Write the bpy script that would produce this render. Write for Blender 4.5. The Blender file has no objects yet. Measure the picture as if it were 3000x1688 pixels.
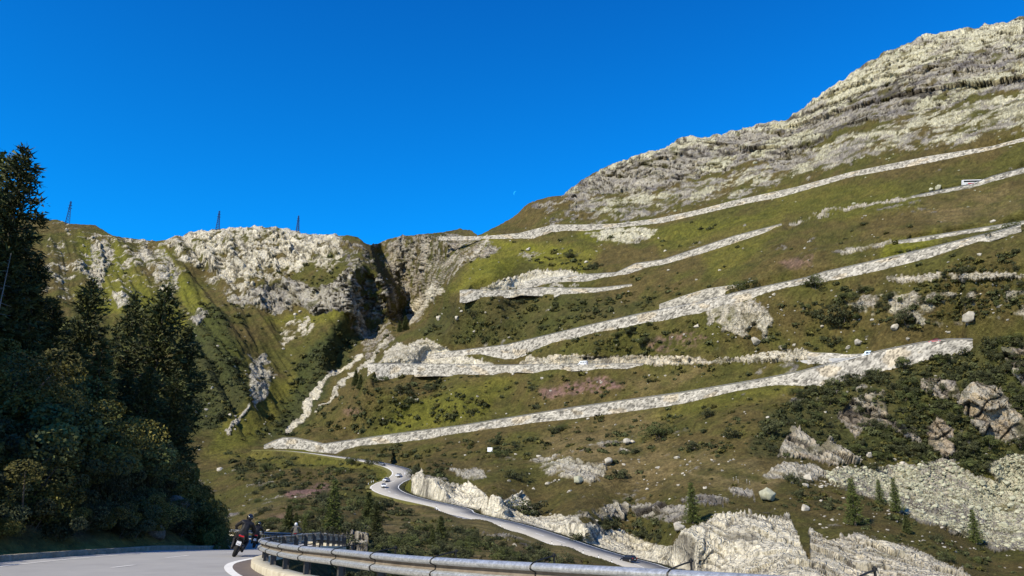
import bpy, bmesh, math, random
import numpy as np
from mathutils import Vector, Matrix, Euler
random.seed(7); RNG = np.random.default_rng(11)
SC = bpy.context.scene; COL = SC.collection
R = math.radians
# ------------------------------------------------------------------ camera
PITCH = 16.16; FS = 2354.0            # focal length in pixels of the 3000 px photograph
cam_d = bpy.data.cameras.new('camera'); cam = bpy.data.objects.new('camera', cam_d); COL.objects.link(cam)
cam_d.sensor_width = 36.0; cam_d.lens = 36.0*FS/3000.0
cam_d.clip_start = 0.1; cam_d.clip_end = 60000
cam.location = (0, 0, 0); cam.rotation_euler = (R(90+PITCH), 0, 0)
SC.camera = cam
# ------------------------------------------------------------------ light
SUN_AZ = R(180+42); SUN_EL = R(38)     # compass from +Y clockwise: behind the camera, to its left
sdir = Vector((math.sin(SUN_AZ)*math.cos(SUN_EL), math.cos(SUN_AZ)*math.cos(SUN_EL), math.sin(SUN_EL)))
w = bpy.data.worlds.new('World'); SC.world = w; w.use_nodes = True
nt = w.node_tree; bg = nt.nodes['Background']
sky = nt.nodes.new('ShaderNodeTexSky'); sky.sky_type = 'NISHITA'; sky.sun_disc = False
sky.sun_elevation = SUN_EL; sky.sun_rotation = SUN_AZ
sky.altitude = 2000; sky.air_density = 1.0; sky.dust_density = 0.0; sky.ozone_density = 4.0
mul = nt.nodes.new('ShaderNodeMix'); mul.data_type = 'RGBA'; mul.blend_type = 'MULTIPLY'; mul.inputs[0].default_value = 1
mul.inputs[7].default_value = (0.035, 0.80, 1.42, 1)
# low sky, out of view, whitened to add a neutral fill light
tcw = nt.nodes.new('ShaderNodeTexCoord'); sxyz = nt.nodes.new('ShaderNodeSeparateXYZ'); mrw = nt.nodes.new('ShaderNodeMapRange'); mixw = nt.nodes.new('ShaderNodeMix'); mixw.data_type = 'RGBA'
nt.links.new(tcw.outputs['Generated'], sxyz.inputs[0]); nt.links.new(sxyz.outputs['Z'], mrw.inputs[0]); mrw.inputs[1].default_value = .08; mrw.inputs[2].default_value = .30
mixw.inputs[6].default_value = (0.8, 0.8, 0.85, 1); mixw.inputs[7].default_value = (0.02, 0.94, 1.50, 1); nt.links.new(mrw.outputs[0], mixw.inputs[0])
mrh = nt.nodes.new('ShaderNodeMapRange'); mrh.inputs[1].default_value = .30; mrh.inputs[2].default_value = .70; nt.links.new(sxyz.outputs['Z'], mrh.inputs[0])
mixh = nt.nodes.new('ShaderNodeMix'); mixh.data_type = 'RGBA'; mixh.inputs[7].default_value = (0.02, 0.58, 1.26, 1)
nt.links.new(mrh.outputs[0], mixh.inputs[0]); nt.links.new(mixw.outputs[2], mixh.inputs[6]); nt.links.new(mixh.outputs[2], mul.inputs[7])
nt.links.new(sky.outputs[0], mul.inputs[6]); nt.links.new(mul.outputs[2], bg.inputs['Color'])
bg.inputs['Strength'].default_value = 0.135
sl = bpy.data.lights.new('sun', 'SUN'); sl.energy = 5.0; sl.angle = R(0.5); sl.color = (1.0, 0.92, 0.76)
so = bpy.data.objects.new('sun', sl); COL.objects.link(so); so.rotation_euler = (-sdir).to_track_quat('-Z', 'Y').to_euler()
SC.view_settings.view_transform = 'Standard'; SC.view_settings.look = 'None'
SC.view_settings.exposure = 0.45; SC.view_settings.gamma = 1.0
SC.cycles.max_bounces = 4; SC.cycles.diffuse_bounces = 3; SC.cycles.glossy_bounces = 2; SC.cycles.transparent_max_bounces = 4

# ------------------------------------------------------------------ helpers
TP = math.tan(R(PITCH)); CP = math.cos(R(PITCH)); SP = math.sin(R(PITCH))
def at(x, y, Y):
    """point at forward distance Y on the sight line through photo pixel x, y (arrays allowed)"""
    a = (np.asarray(x, float)-1500)/FS; b = (844-np.asarray(y, float))/FS
    fy = CP - b*SP; fz = SP + b*CP
    return np.stack([a*Y/fy, Y*np.ones_like(a*b), fz*Y/fy], -1)
def pix(P):
    P = np.asarray(P, float); D = P[..., 1]*CP + P[..., 2]*SP; U = -P[..., 1]*SP + P[..., 2]*CP
    return 1500+FS*P[..., 0]/D, 844-FS*U/D
def tag(o, label=None, cat=None, group=None, kind=None):
    if label: o['label'] = label
    if cat: o['category'] = cat
    if group: o['group'] = group
    if kind: o['kind'] = kind
    return o
def thing(name, label, cat, loc=(0, 0, 0), rz=0, group=None, sc=None):
    o = bpy.data.objects.new(name, None); COL.objects.link(o); o.location = loc; o.rotation_euler = (0, 0, rz)
    if sc is not None: o.scale = (sc, sc, sc) if np.isscalar(sc) else sc
    o.empty_display_size = 0.3
    return tag(o, label, cat, group)
def meshobj(name, V, F, mat, parent=None, smooth=False, attrs=None):
    me = bpy.data.meshes.new(name)
    V = np.asarray(V, np.float32)
    if isinstance(F, np.ndarray):
        k = F.shape[1]; n = len(F)
        me.vertices.add(len(V)); me.vertices.foreach_set('co', V.ravel())
        me.loops.add(n*k); me.loops.foreach_set('vertex_index', F.astype(np.int32).ravel())
        me.polygons.add(n); me.polygons.foreach_set('loop_start', np.arange(0, n*k, k, dtype=np.int32))
        me.update(calc_edges=True)
    else:
        me.from_pydata([tuple(map(float, v)) for v in V], [], F); me.update()
    if smooth: me.polygons.foreach_set('use_smooth', np.ones(len(me.polygons), bool))
    for nm, (typ, data) in (attrs or {}).items():
        at_ = me.attributes.new(nm, typ, 'POINT')
        if typ == 'FLOAT_COLOR':
            d = np.ones((len(V), 4), np.float32); d[:, :3] = data; at_.data.foreach_set('color', d.ravel())
        elif typ == 'FLOAT': at_.data.foreach_set('value', np.asarray(data, np.float32))
        elif typ == 'FLOAT_VECTOR': at_.data.foreach_set('vector', np.asarray(data, np.float32).ravel())
    if mat: me.materials.append(mat)
    o = bpy.data.objects.new(name, me); COL.objects.link(o)
    if parent: o.parent = parent
    return o
class MB:
    def __init__(s): s.v = []; s.f = []
    def add(s, V, F):
        b = len(s.v); s.v += [tuple(map(float, p)) for p in V]; s.f += [tuple(i+b for i in f) for f in F]; return s
    def box(s, c, d, rz=0, taper=1.0, M=None):
        x, y, z = d[0]/2, d[1]/2, d[2]/2; V = []
        for k, (sx, sy, sz) in enumerate([(-1,-1,-1),(1,-1,-1),(1,1,-1),(-1,1,-1),(-1,-1,1),(1,-1,1),(1,1,1),(-1,1,1)]):
            t = taper if sz > 0 else 1
            V.append(Vector((sx*x*t, sy*y*t, sz*z)))
        Rm = M or Matrix.Rotation(rz, 3, 'Z')
        V = [Rm @ v + Vector(c) for v in V]
        return s.add(V, [(0,3,2,1),(4,5,6,7),(0,1,5,4),(1,2,6,5),(2,3,7,6),(3,0,4,7)])
    def tube(s, pts, r, n=8, cap=True):
        pts = [Vector(p) for p in pts]; rs = [r]*len(pts) if np.isscalar(r) else list(r)
        V = []; F = []; prev = None
        for i, p in enumerate(pts):
            t = (pts[min(i+1, len(pts)-1)] - pts[max(i-1, 0)]).normalized()
            a = prev if prev is not None else (Vector((0, 0, 1)) if abs(t.z) < .9 else Vector((1, 0, 0)))
            u = (a - t*a.dot(t)).normalized(); prev = u; v = t.cross(u)
            for k in range(n):
                an = 2*math.pi*k/n; V.append(p + (u*math.cos(an)+v*math.sin(an))*rs[i])
        for i in range(len(pts)-1):
            for k in range(n):
                F.append((i*n+k, i*n+(k+1) % n, (i+1)*n+(k+1) % n, (i+1)*n+k))
        if cap: F.append(tuple(range(n))[::-1]); F.append(tuple(range((len(pts)-1)*n, len(pts)*n)))
        return s.add(V, F)
    def torus(s, c, ax, Rr, r, n=24, m=8, sx=1.0):
        ax = Vector(ax).normalized(); u = ax.orthogonal().normalized(); v = ax.cross(u); V = []; F = []
        for i in range(n):
            a = 2*math.pi*i/n; d = u*math.cos(a)+v*math.sin(a)
            for k in range(m):
                b = 2*math.pi*k/m; V.append(Vector(c)+d*(Rr+r*math.cos(b))+ax*(r*sx*math.sin(b)))
        for i in range(n):
            for k in range(m): F.append((i*m+k, ((i+1) % n)*m+k, ((i+1) % n)*m+(k+1) % m, i*m+(k+1) % m))
        return s.add(V, F)
    def disc(s, c, ax, r, h, n=20):
        ax = Vector(ax).normalized(); return s.tube([Vector(c)-ax*h/2, Vector(c)+ax*h/2], r, n)
    def ball(s, c, rad, n=10, m=7, M=None):
        rad = (rad,)*3 if np.isscalar(rad) else rad; V = []; F = []
        for i in range(m+1):
            th = math.pi*i/m
            for k in range(n):
                ph = 2*math.pi*k/n; p = Vector((rad[0]*math.sin(th)*math.cos(ph), rad[1]*math.sin(th)*math.sin(ph), rad[2]*math.cos(th)))
                if M: p = M @ p
                V.append(p+Vector(c))
        for i in range(m):
            for k in range(n): F.append((i*n+k, (i+1)*n+k, (i+1)*n+(k+1) % n, i*n+(k+1) % n))
        return s.add(V, F)
    def build(s, name, mat, parent=None, smooth=False, bevel=0, sub=0):
        o = meshobj(name, s.v, s.f, mat, parent, smooth)
        if bevel:
            m = o.modifiers.new('b', 'BEVEL'); m.width = bevel; m.segments = 2; m.limit_method = 'ANGLE'
        if sub:
            m = o.modifiers.new('s', 'SUBSURF'); m.levels = m.render_levels = sub
        return o
def copy_tree(o, loc=None, rz=None, sc=None, label=None, group=None):
    c = o.copy(); COL.objects.link(c)
    if loc is not None: c.location = loc
    if rz is not None: c.rotation_euler = (0, 0, rz)
    if sc is not None: c.scale = (sc,)*3 if np.isscalar(sc) else sc
    if label: c['label'] = label
    if group: c['group'] = group
    for ch in list(o.children):
        d = ch.copy(); COL.objects.link(d); d.parent = c
        for g in list(ch.children):
            e = g.copy(); COL.objects.link(e); e.parent = d
    return c
# numpy gradient noise
def _h(ix, iy, iz, s):
    n = (ix*374761393 + iy*668265263 + iz*2147483647 + s*1274126177) & 0xffffffff
    n = ((n ^ (n >> 13))*1274126177) & 0xffffffff
    n = ((n ^ (n >> 16))*668265263) & 0xffffffff
    return (n ^ (n >> 15)) & 0xffffffff
def noise(P, s=0):
    P = np.asarray(P, float); i = np.floor(P).astype(np.int64); f = P-i; u = f*f*f*(f*(f*6-15)+10); out = 0
    for dx in (0, 1):
        wx = u[:, 0] if dx else 1-u[:, 0]
        for dy in (0, 1):
            wy = u[:, 1] if dy else 1-u[:, 1]
            for dz in (0, 1):
                wz = u[:, 2] if dz else 1-u[:, 2]
                h = _h(i[:, 0]+dx, i[:, 1]+dy, i[:, 2]+dz, s)
                gx = (h & 1023)/511.5-1; gy = ((h >> 10) & 1023)/511.5-1; gz = ((h >> 20) & 1023)/511.5-1
                out = out + wx*wy*wz*(gx*(f[:, 0]-dx)+gy*(f[:, 1]-dy)+gz*(f[:, 2]-dz))
    return out*1.3
def fbm(P, o=4, s=0, g=.5):
    a = 1; t = 0; r = 0; P = np.asarray(P, float)
    for k in range(o):
        r = r + a*noise(P*2**k+k*17.3, s+k); t += a; a *= g
    return r/t*1.6
def ridged(P, o=4, s=0, g=.55):
    a = 1; t = 0; r = 0; P = np.asarray(P, float)
    for k in range(o):
        r = r + a*(1-2*np.abs(noise(P*2**k+k*9.1, s+k))); t += a; a *= g
    return r/t
def worley(P, s=0):
    """2-D cells: distance to edge (approx), random value per cell"""
    P = np.asarray(P, float); i = np.floor(P).astype(np.int64); d1 = np.full(len(P), 9.); d2 = np.full(len(P), 9.); cid = np.zeros(len(P))
    z = np.zeros(len(P), np.int64)
    for dx in (-1, 0, 1):
        for dy in (-1, 0, 1):
            h = _h(i[:, 0]+dx, i[:, 1]+dy, z, s); jx = (h & 1023)/1023; jy = ((h >> 10) & 1023)/1023; v = ((h >> 20) & 1023)/1023
            d = np.hypot(i[:, 0]+dx+.1+.8*jx-P[:, 0], i[:, 1]+dy+.1+.8*jy-P[:, 1])
            c = d < d1; d2 = np.where(c, d1, np.minimum(d2, d)); cid = np.where(c, v, cid); d1 = np.where(c, d, d1)
    return d2-d1, cid
def blocks(P, s=0, tilt=1.0, tv=1.0):
    """faceted cells: height of the slab face under each point, edge distance, cell value, dome"""
    P = np.asarray(P, float); i = np.floor(P).astype(np.int64); n = len(P); d1 = np.full(n, 9.); d2 = np.full(n, 9.); cid = np.zeros(n); hx = np.zeros(n); hy = np.zeros(n); lx = np.zeros(n); ly = np.zeros(n)
    z = np.zeros(n, np.int64)
    for dx in (-1, 0, 1):
        for dy in (-1, 0, 1):
            h = _h(i[:, 0]+dx, i[:, 1]+dy, z, s); g = _h(i[:, 0]+dx, i[:, 1]+dy, z+1, s+9)
            vx = i[:, 0]+dx+.1+.8*(h & 1023)/1023-P[:, 0]; vy = i[:, 1]+dy+.1+.8*((h >> 10) & 1023)/1023-P[:, 1]
            d = np.hypot(vx, vy); c = d < d1; d2 = np.where(c, d1, np.minimum(d2, d)); cid = np.where(c, ((h >> 20) & 1023)/1023, cid)
            hx = np.where(c, (g & 1023)/511.5-1, hx); hy = np.where(c, ((g >> 10) & 1023)/511.5-1, hy); lx = np.where(c, vx, lx); ly = np.where(c, vy, ly); d1 = np.where(c, d, d1)
    return (cid-.5)*1.4+tilt*(hx*lx+tv*hy*ly), d2-d1, cid, 1-d1
def sstep(a, b, x): t = np.clip((x-a)/(b-a), 0, 1); return t*t*(3-2*t)
def polymask(x, y, poly, soft):
    """1 inside the outline, falling to 0 over `soft` outside it"""
    out = np.zeros(len(x)); P = np.array(poly, float)
    m = (x > P[:, 0].min()-soft) & (x < P[:, 0].max()+soft) & (y > P[:, 1].min()-soft) & (y < P[:, 1].max()+soft)
    if not m.any(): return out
    X = x[m]; Yy = y[m]; ins = np.zeros(len(X), bool); dm = np.full(len(X), 1e9); Q = np.roll(P, -1, 0)
    for (ax, ay), (bx, by) in zip(P, Q):
        c = (ay > Yy) != (by > Yy)
        with np.errstate(all='ignore'): ins ^= c & (X < (bx-ax)*(Yy-ay)/(by-ay+1e-12)+ax)
        t = np.clip(((X-ax)*(bx-ax)+(Yy-ay)*(by-ay))/((bx-ax)**2+(by-ay)**2+1e-9), 0, 1)
        dm = np.minimum(dm, np.hypot(X-ax-t*(bx-ax), Yy-ay-t*(by-ay)))
    sd = np.where(ins, dm, -dm); out[m] = sstep(-soft, soft*.3, sd); return out
def linemask(x, y, pl, wd, soft):
    P = np.array(pl, float); out = np.zeros(len(x)); r = wd+soft
    m = (x > P[:, 0].min()-r) & (x < P[:, 0].max()+r) & (y > P[:, 1].min()-r) & (y < P[:, 1].max()+r)
    if not m.any(): return out
    X = x[m]; Yy = y[m]; dm = np.full(len(X), 1e9)
    for (ax, ay), (bx, by) in zip(P[:-1], P[1:]):
        t = np.clip(((X-ax)*(bx-ax)+(Yy-ay)*(by-ay))/((bx-ax)**2+(by-ay)**2+1e-9), 0, 1)
        dm = np.minimum(dm, np.hypot(X-ax-t*(bx-ax), Yy-ay-t*(by-ay)))
    out[m] = 1-sstep(wd, wd+soft, dm); return out
# ------------------------------------------------------------------ materials
def mat(name, col=(.5, .5, .5), rough=.8, metal=0, spec=.3):
    m = bpy.data.materials.new(name); m.use_nodes = True; b = m.node_tree.nodes['Principled BSDF']
    b.inputs['Base Color'].default_value = (*col, 1); b.inputs['Roughness'].default_value = rough; b.inputs['Metallic'].default_value = metal
    b.inputs['Specular IOR Level'].default_value = spec
    return m
def N(m, t, **k):
    n = m.node_tree.nodes.new('ShaderNode'+t)
    for a, v in k.items(): setattr(n, a, v)
    return n
def L(m, a, b): m.node_tree.links.new(a, b)
def noisy(name, cols, scale, rough=.85, metal=0, spec=.25, bump=0, bscale=None, detail=6, attr=None, coord='Object', dist=1.0, nr=.6):
    """colour from a noise through a ramp (times a colour attribute), bump from a second noise"""
    m = mat(name, cols[0], rough, metal, spec); b = m.node_tree.nodes['Principled BSDF']
    tc = N(m, 'TexCoord'); nz = N(m, 'TexNoise'); nz.inputs['Scale'].default_value = scale; nz.inputs['Detail'].default_value = detail
    nz.inputs['Roughness'].default_value = nr
    L(m, tc.outputs[coord], nz.inputs['Vector'])
    rp = N(m, 'ValToRGB'); L(m, nz.outputs['Fac'], rp.inputs['Fac']); e = rp.color_ramp.elements
    n = len(cols)
    while len(e) < n: e.new(.5)
    for k, c in enumerate(cols): e[k].position = .3+.4*k/max(1, n-1); e[k].color = (*c, 1)
    out = rp.outputs['Color']
    if attr:
        a = N(m, 'Attribute', attribute_name=attr); mx = N(m, 'Mix', data_type='RGBA', blend_type='MULTIPLY'); mx.inputs[0].default_value = 1
        L(m, out, mx.inputs[6]); L(m, a.outputs['Color'], mx.inputs[7]); out = mx.outputs[2]
    L(m, out, b.inputs['Base Color'])
    if bump:
        n2 = N(m, 'TexNoise'); n2.inputs['Scale'].default_value = bscale or scale*3; n2.inputs['Detail'].default_value = 5
        L(m, tc.outputs[coord], n2.inputs['Vector']); bp = N(m, 'Bump'); bp.inputs['Strength'].default_value = bump; bp.inputs['Distance'].default_value = dist
        L(m, n2.outputs['Fac'], bp.inputs['Height']); L(m, bp.outputs['Normal'], b.inputs['Normal'])
    return m
# ================================================================== MAIN TERRAIN
# walls: (key, top outline, bottom outline) in photo pixels, with distances at x of the bottom outline
W = {}
W['r1'] = dict(top=[(773,1307),(802,1294),(831,1284),(869,1286),(914,1295),(950,1303),(1004,1295),(1138,1276),(1350,1249),(1681,1196),(2000,1152),(2233,1113),(2349,1090),(2466,1059),(2582,1030),(2699,1007),(2776,997),(2850,996)],
  bot=[(773,1315),(851,1315),(892,1318),(910,1324),(986,1329),(1004,1318),(1049,1307),(1138,1298),(1273,1282),(1300,1274),(1569,1236),(1681,1225),(1838,1205),(2000,1181),(2155,1144),(2272,1125),(2357,1129),(2427,1117),(2543,1100),(2660,1067),(2738,1043),(2850,1015)],
  Y=[(773,560),(1004,540),(1300,505),(1681,455),(2050,415),(2357,385),(2660,360),(2850,350)])
W['r2'] = dict(top=[(1077,1069),(1095,1067),(1184,1068),(1300,1070),(1448,1072),(1614,1070),(1885,1069)],
  bot=[(1077,1102),(1095,1119),(1117,1116),(1149,1107),(1193,1096),(1283,1093),(1444,1097),(1515,1081),(1569,1084),(1686,1077),(1838,1079),(1885,1071)],
  Y=[(1077,583),(1095,578),(1149,577),(1300,560),(1450,540),(1686,487),(1885,465)])
W['r3'] = dict(top=[(1250,1043),(1300,1034),(1484,1012),(1681,965),(1861,924),(2050,888),(2150,861),(2302,829),(2363,816),(2416,799),(2530,774),(2719,730),(2943,675),(2990,662)],
  bot=[(1250,1046),(1300,1048),(1390,1036),(1412,1036),(1479,1052),(1515,1048),(1569,1014),(1681,987),(1749,971),(1861,949),(1950,931),(2050,916),(2150,880),(2302,841),(2412,821),(2492,808),(2606,783),(2719,755),(2833,717),(2943,681),(2990,666)],
  Y=[(1250,606),(1300,592),(1479,557),(1681,508),(1861,480),(2050,455),(2150,437),(2412,408),(2719,380),(2943,355),(2990,352)])
W['r3b'] = dict(top=[(1931,893),(1995,870),(2071,847),(2177,832),(2199,823),(2302,810),(2400,800),(2425,799)], bot=[(1931,899),(1995,891),(2071,873),(2177,849),(2302,824),(2400,803),(2425,800)],
  Y=[(1931,472),(2177,444),(2425,417)])
W['r4'] = dict(top=[(2632,709),(2943,660),(3000,651),(3060,643)], bot=[(2632,714),(2943,666),(3000,657),(3060,648)], Y=[(2632,400),(3000,368),(3060,364)])
W['r4l'] = dict(top=[(1347,853),(1381,850),(1435,855),(1524,850),(1587,844),(1659,846),(1749,846),(1852,835)],
  bot=[(1347,879),(1367,879),(1396,870),(1421,868),(1502,864),(1524,857),(1632,861),(1749,855),(1852,838)],
  Y=[(1347,583),(1502,575),(1632,562),(1749,550),(1852,535)])
W['r5'] = dict(top=[(1515,835),(1569,821),(1704,807),(1807,800),(1861,774),(1942,763),(2050,727),(2150,694),(2290,658)],
  bot=[(1515,848),(1551,835),(1614,828),(1726,817),(1807,806),(1861,787),(1942,774),(2050,743),(2150,711),(2226,685),(2290,661)],
  Y=[(1515,590),(1614,577),(1807,560),(2050,525),(2290,490)])
W['r5r'] = dict(top=[(2670,578),(2738,563),(2845,542),(2909,518),(3000,494),(3070,478)], bot=[(2670,581),(2738,568),(2845,549),(2909,530),(3000,505),(3070,488)], Y=[(2670,455),(2845,446),(3000,440),(3070,436)])
W['r6'] = dict(top=[(1285,694),(1415,693),(1521,684),(1563,673),(1623,659),(1730,659),(1806,656),(1919,642),(2045,616),(2147,589),(2200,578),(2332,549),(2492,505),(2719,459),(2909,429),(3000,404),(3060,388)],
  bot=[(1285,699),(1415,698),(1563,697),(1616,673),(1711,675),(1806,665),(1938,652),(2071,622),(2150,603),(2200,592),(2283,577),(2340,561),(2492,517),(2719,476),(2909,436),(3000,409),(3060,392)],
  Y=[(1285,768),(1415,722),(1563,695),(1711,670),(1938,640),(2200,592),(2492,540),(2719,505),(3000,465),(3060,458)])
W['r1b'] = dict(top=[(2712,999),(2776,986),(2873,986),(2910,994)], bot=[(2712,1004),(2776,1000),(2873,1000),(2910,1003)], Y=[(2712,372),(2873,364),(2910,362)])
W['r2b'] = dict(top=[(2365,1034),(2442,1036),(2480,1040),(2530,1038)], bot=[(2365,1058),(2442,1064),(2480,1058),(2530,1044)], Y=[(2365,398),(2530,380)])
def pl(pts, x): P = np.array(pts, float); return np.interp(x, P[:, 0], P[:, 1])
LOW = [(765,1319,543),(851,1321,520),(959,1334,495),(1049,1347,465),(1116,1359,440),(1165,1372,425),(1186,1386,411),(1172,1401,398),(1140,1416,384),(1127,1429,370),(1150,1445,352),(1206,1461,335),(1318,1488,312),(1355,1504,303),(1493,1538,283),(1614,1578,263),(1717,1611,250),(1838,1647,238),(1890,1664,231),(1960,1686,222),(2040,1712,212)]
SKY = [(-1400,560),(-700,600),(0,640),(140,645),(165,643),(200,655),(280,660),(330,690),(400,700),(465,706),(520,695),(560,680),(640,672),(700,665),(760,665),(830,668),(900,685),(985,688),(1020,688),(1050,695),(1065,710),(1085,717),(1110,712),(1140,700),(1180,692),(1200,690),(1250,685),(1300,680),(1350,670),(1380,675),(1400,690),(1425,678),(1500,640),(1550,595),(1600,580),(1645,572),(1700,530),(1760,495),(1850,460),(1900,445),(1960,425),(2000,405),(2080,400),(2150,385),(2200,370),(2260,355),(2310,348),(2360,310),(2420,265),(2480,225),(2530,190),(2600,150),(2700,105),(2740,98),(2830,85),(2870,85),(2885,68),(2905,75),(2960,60),(3000,42),(3300,-60),(3900,-220)]
CT = []
for k, d in W.items():
    if k in ('r3b', 'r1b', 'r2b'): continue
    x0, x1 = d['bot'][0][0], d['bot'][-1][0]; n = max(2, int((x1-x0)/120))
    for x in np.linspace(x0, x1, n+1): CT.append((x, pl(d['bot'], x), pl(d['Y'], x)))
for x, y, Yv in LOW: CT.append((x, y, Yv+3))
for x, y, Yv in [(2050,1066,440),(2200,1060,421),(2369,1057,400),(2490,1062,385)]: CT.append((x, y, Yv))
for x, Yv in [(-700,1100),(0,1080),(200,1060),(465,1040),(640,1030),(830,1020),(985,1005),(1085,985),(1200,915),(1300,870),(1400,795),(1550,790),(1700,790),(1850,785),(2000,780),(2150,770),(2310,755),(2480,725),(2700,690),(3000,640),(3300,590),(3900,520)]: CT.append((x, pl(SKY, x), Yv))
CT += [(3000,250,540),(2750,330,575),(2500,400,610),(2500,300,680),(2700,200,650),(2250,470,660),(2000,540,700),(1800,600,700),(1800,540,770),(1500,660,760),
 (500,760,965),(700,760,955),(700,880,870),(600,850,915),(860,820,910),(900,900,850),(900,1000,790),(650,1050,700),(740,1150,665),(780,1060,760),(560,920,800),(500,950,820),(300,900,850),(300,1100,700),(450,1000,770),
 (600,1250,585),(700,1250,600),(860,1245,640),(930,1150,705),(1000,1085,770),(1100,1000,810),(1180,935,860),(1060,740,895),(1110,800,865),(1160,880,835),(1120,745,960),(1150,705,955),(1185,815,930),(1215,760,900),(1200,880,905),(1300,760,800),(1250,740,880),
 (1250,850,790),(1330,800,680),(1250,960,655),(1200,1000,630),(1130,1030,640),(1000,1180,600),(900,1270,580),(1000,940,800),(960,1000,770),(950,1080,745),
 (650,1340,520),(500,1340,500),(700,1400,430),(700,1500,310),(600,1600,200),(750,1560,190),(900,1430,350),(950,1560,175),(950,1500,240),(1100,1500,270),(1100,1580,160),(1000,1420,370),(1300,1560,205),(1300,1620,140),(1500,1600,190),(1500,1660,135),(1700,1670,160),(1900,1720,150),(2300,1760,150),(3000,1760,160),(700,1700,60),(1100,1700,70),(1500,1760,90),(200,1700,60),(-700,1600,60),(-700,1200,300),
 (1980,1630,232),(2000,1560,240),(1700,1560,262),(1700,1500,290),(1700,1400,350),(1700,1320,395),(1450,1460,308),(1400,1420,350),(1300,1400,365),(1300,1350,430),(1220,1410,350),(2000,1450,300),(2000,1350,345),
 (2200,1650,220),(2200,1550,232),(2200,1450,283),(2200,1380,312),(2200,1250,355),(2500,1660,207),(2500,1580,222),(2500,1510,258),(2380,1430,296),(2600,1505,262),(2600,1440,318),(2700,1440,328),(2750,1560,246),(2750,1480,312),(2900,1640,235),(2900,1535,305),(2950,1400,336),(2700,1350,345),(2700,1390,338),(2850,1400,336),(2850,1330,340),(1172,1190,545),(1100,1200,552),(1300,1180,525),(1450,1170,515),(1600,1150,487),(1800,1130,462),(1400,1080+120,500),
 (2700,1660,205),(2950,1700,205),(2600,1250,352),(2450,1220,365),(2950,1250,325),(2950,1100,336),(3300,1100,320),(3300,1500,280),(3900,1400,260),(3900,900,330),(3900,400,420),(2700,900,366),(2400,950,402),(2950,850,336),(2850,780,350),(3300,700,350)]
CT = np.array(CT, float)
# drop near-duplicates
keep = []
for i, c in enumerate(CT):
    if all(np.hypot(c[0]-CT[j, 0], c[1]-CT[j, 1]) > 9 for j in keep): keep.append(i)
CT = CT[keep]; q = CT[:, :2]/1000; n = len(q)
def K(r2): return .5*r2*np.log(r2+1e-9)
A = np.zeros((n+3, n+3)); dd = ((q[:, None]-q[None])**2).sum(-1); A[:n, :n] = K(dd)+np.eye(n)*2e-5
A[:n, n] = A[n, :n] = 1; A[:n, n+1:] = q; A[n+1:, :n] = q.T
sol = np.linalg.solve(A, np.r_[np.log(CT[:, 2]), 0, 0, 0])
def Ymap(x, y):
    x = np.atleast_1d(np.asarray(x, float))/1000; y = np.atleast_1d(np.asarray(y, float))/1000; out = np.zeros(len(x))
    for a in range(0, len(x), 60000):
        X = x[a:a+60000]; Yy = y[a:a+60000]; r2 = (X[:, None]-q[None, :, 0])**2+(Yy[:, None]-q[None, :, 1])**2
        out[a:a+60000] = K(r2)@sol[:n]+sol[n]+sol[n+1]*X+sol[n+2]*Yy
    return np.exp(out)
def skyY(x): return pl(SKY, x)
cx = np.r_[np.linspace(-1400, 110, 60)[:-1], np.linspace(110, 3040, 1040), np.linspace(3040, 3900, 80)[1:]]
NT = 520
tt = np.linspace(0, 1, NT)
bot = np.interp(cx, [-1400, 400, 800, 1200, 2000, 3000, 3900], [1640, 1640, 1660, 1720, 1770, 1770, 1770])
PX = np.repeat(cx[None], NT, 0); PY = skyY(cx)[None]+(bot-skyY(cx))[None]*tt[:, None]
sh = PX.shape; px = PX.ravel(); py = PY.ravel()
YB = Ymap(px, py)
YB = np.clip(YB, 40, 1300)
xl_ = np.interp(py, [700, 725, 760, 800, 850, 900, 960, 1000], [1082, 1086, 1095, 1106, 1116, 1126, 1150, 1172]); xr_ = np.interp(py, [700, 725, 770, 820, 860, 900, 940, 1000], [1088, 1097, 1118, 1150, 1166, 1178, 1184, 1190])
YB += 85*sstep(712, 745, py)*sstep(985, 930, py)*np.clip((px-xl_)/(xr_-xl_), 0, 1)*(1-sstep(20, 190, px-xr_))
for k, d in W.items():
    if k in ('r3b', 'r1b', 'r2b'): continue
    m_ = np.where((px > d['bot'][0][0]-3) & (px < d['bot'][-1][0]+3))[0]
    yt_ = pl(d['top'], px[m_]); yb_ = pl(d['bot'], px[m_]); Yw_ = pl(d['Y'], px[m_]); c_ = (py[m_] > yt_-14) & (py[m_] < yb_+60); m_ = m_[c_]; yt_ = yt_[c_]; yb_ = yb_[c_]; Yw_ = Yw_[c_]
    y_ = py[m_]; up = np.clip((yb_+1-y_)/np.maximum(yb_-yt_, 4), 0, 1); dn = np.clip(y_-yb_, 0, None)
    low_ = (k == 'r1')*(px[m_] < 1150)
    ex_ = np.minimum(px[m_]-d['bot'][0][0], d['bot'][-1][0]-px[m_])
    req = Yw_+1.2+7*up-(.8+3*low_)*dn-14*(1-sstep(-3, 40, ex_))
    YB[m_] = np.maximum(YB[m_], req)
YB = np.maximum.accumulate(YB.reshape(sh)[::-1], 0)[::-1].ravel()   # the slope never leans over
P0 = at(px, py, YB)
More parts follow.
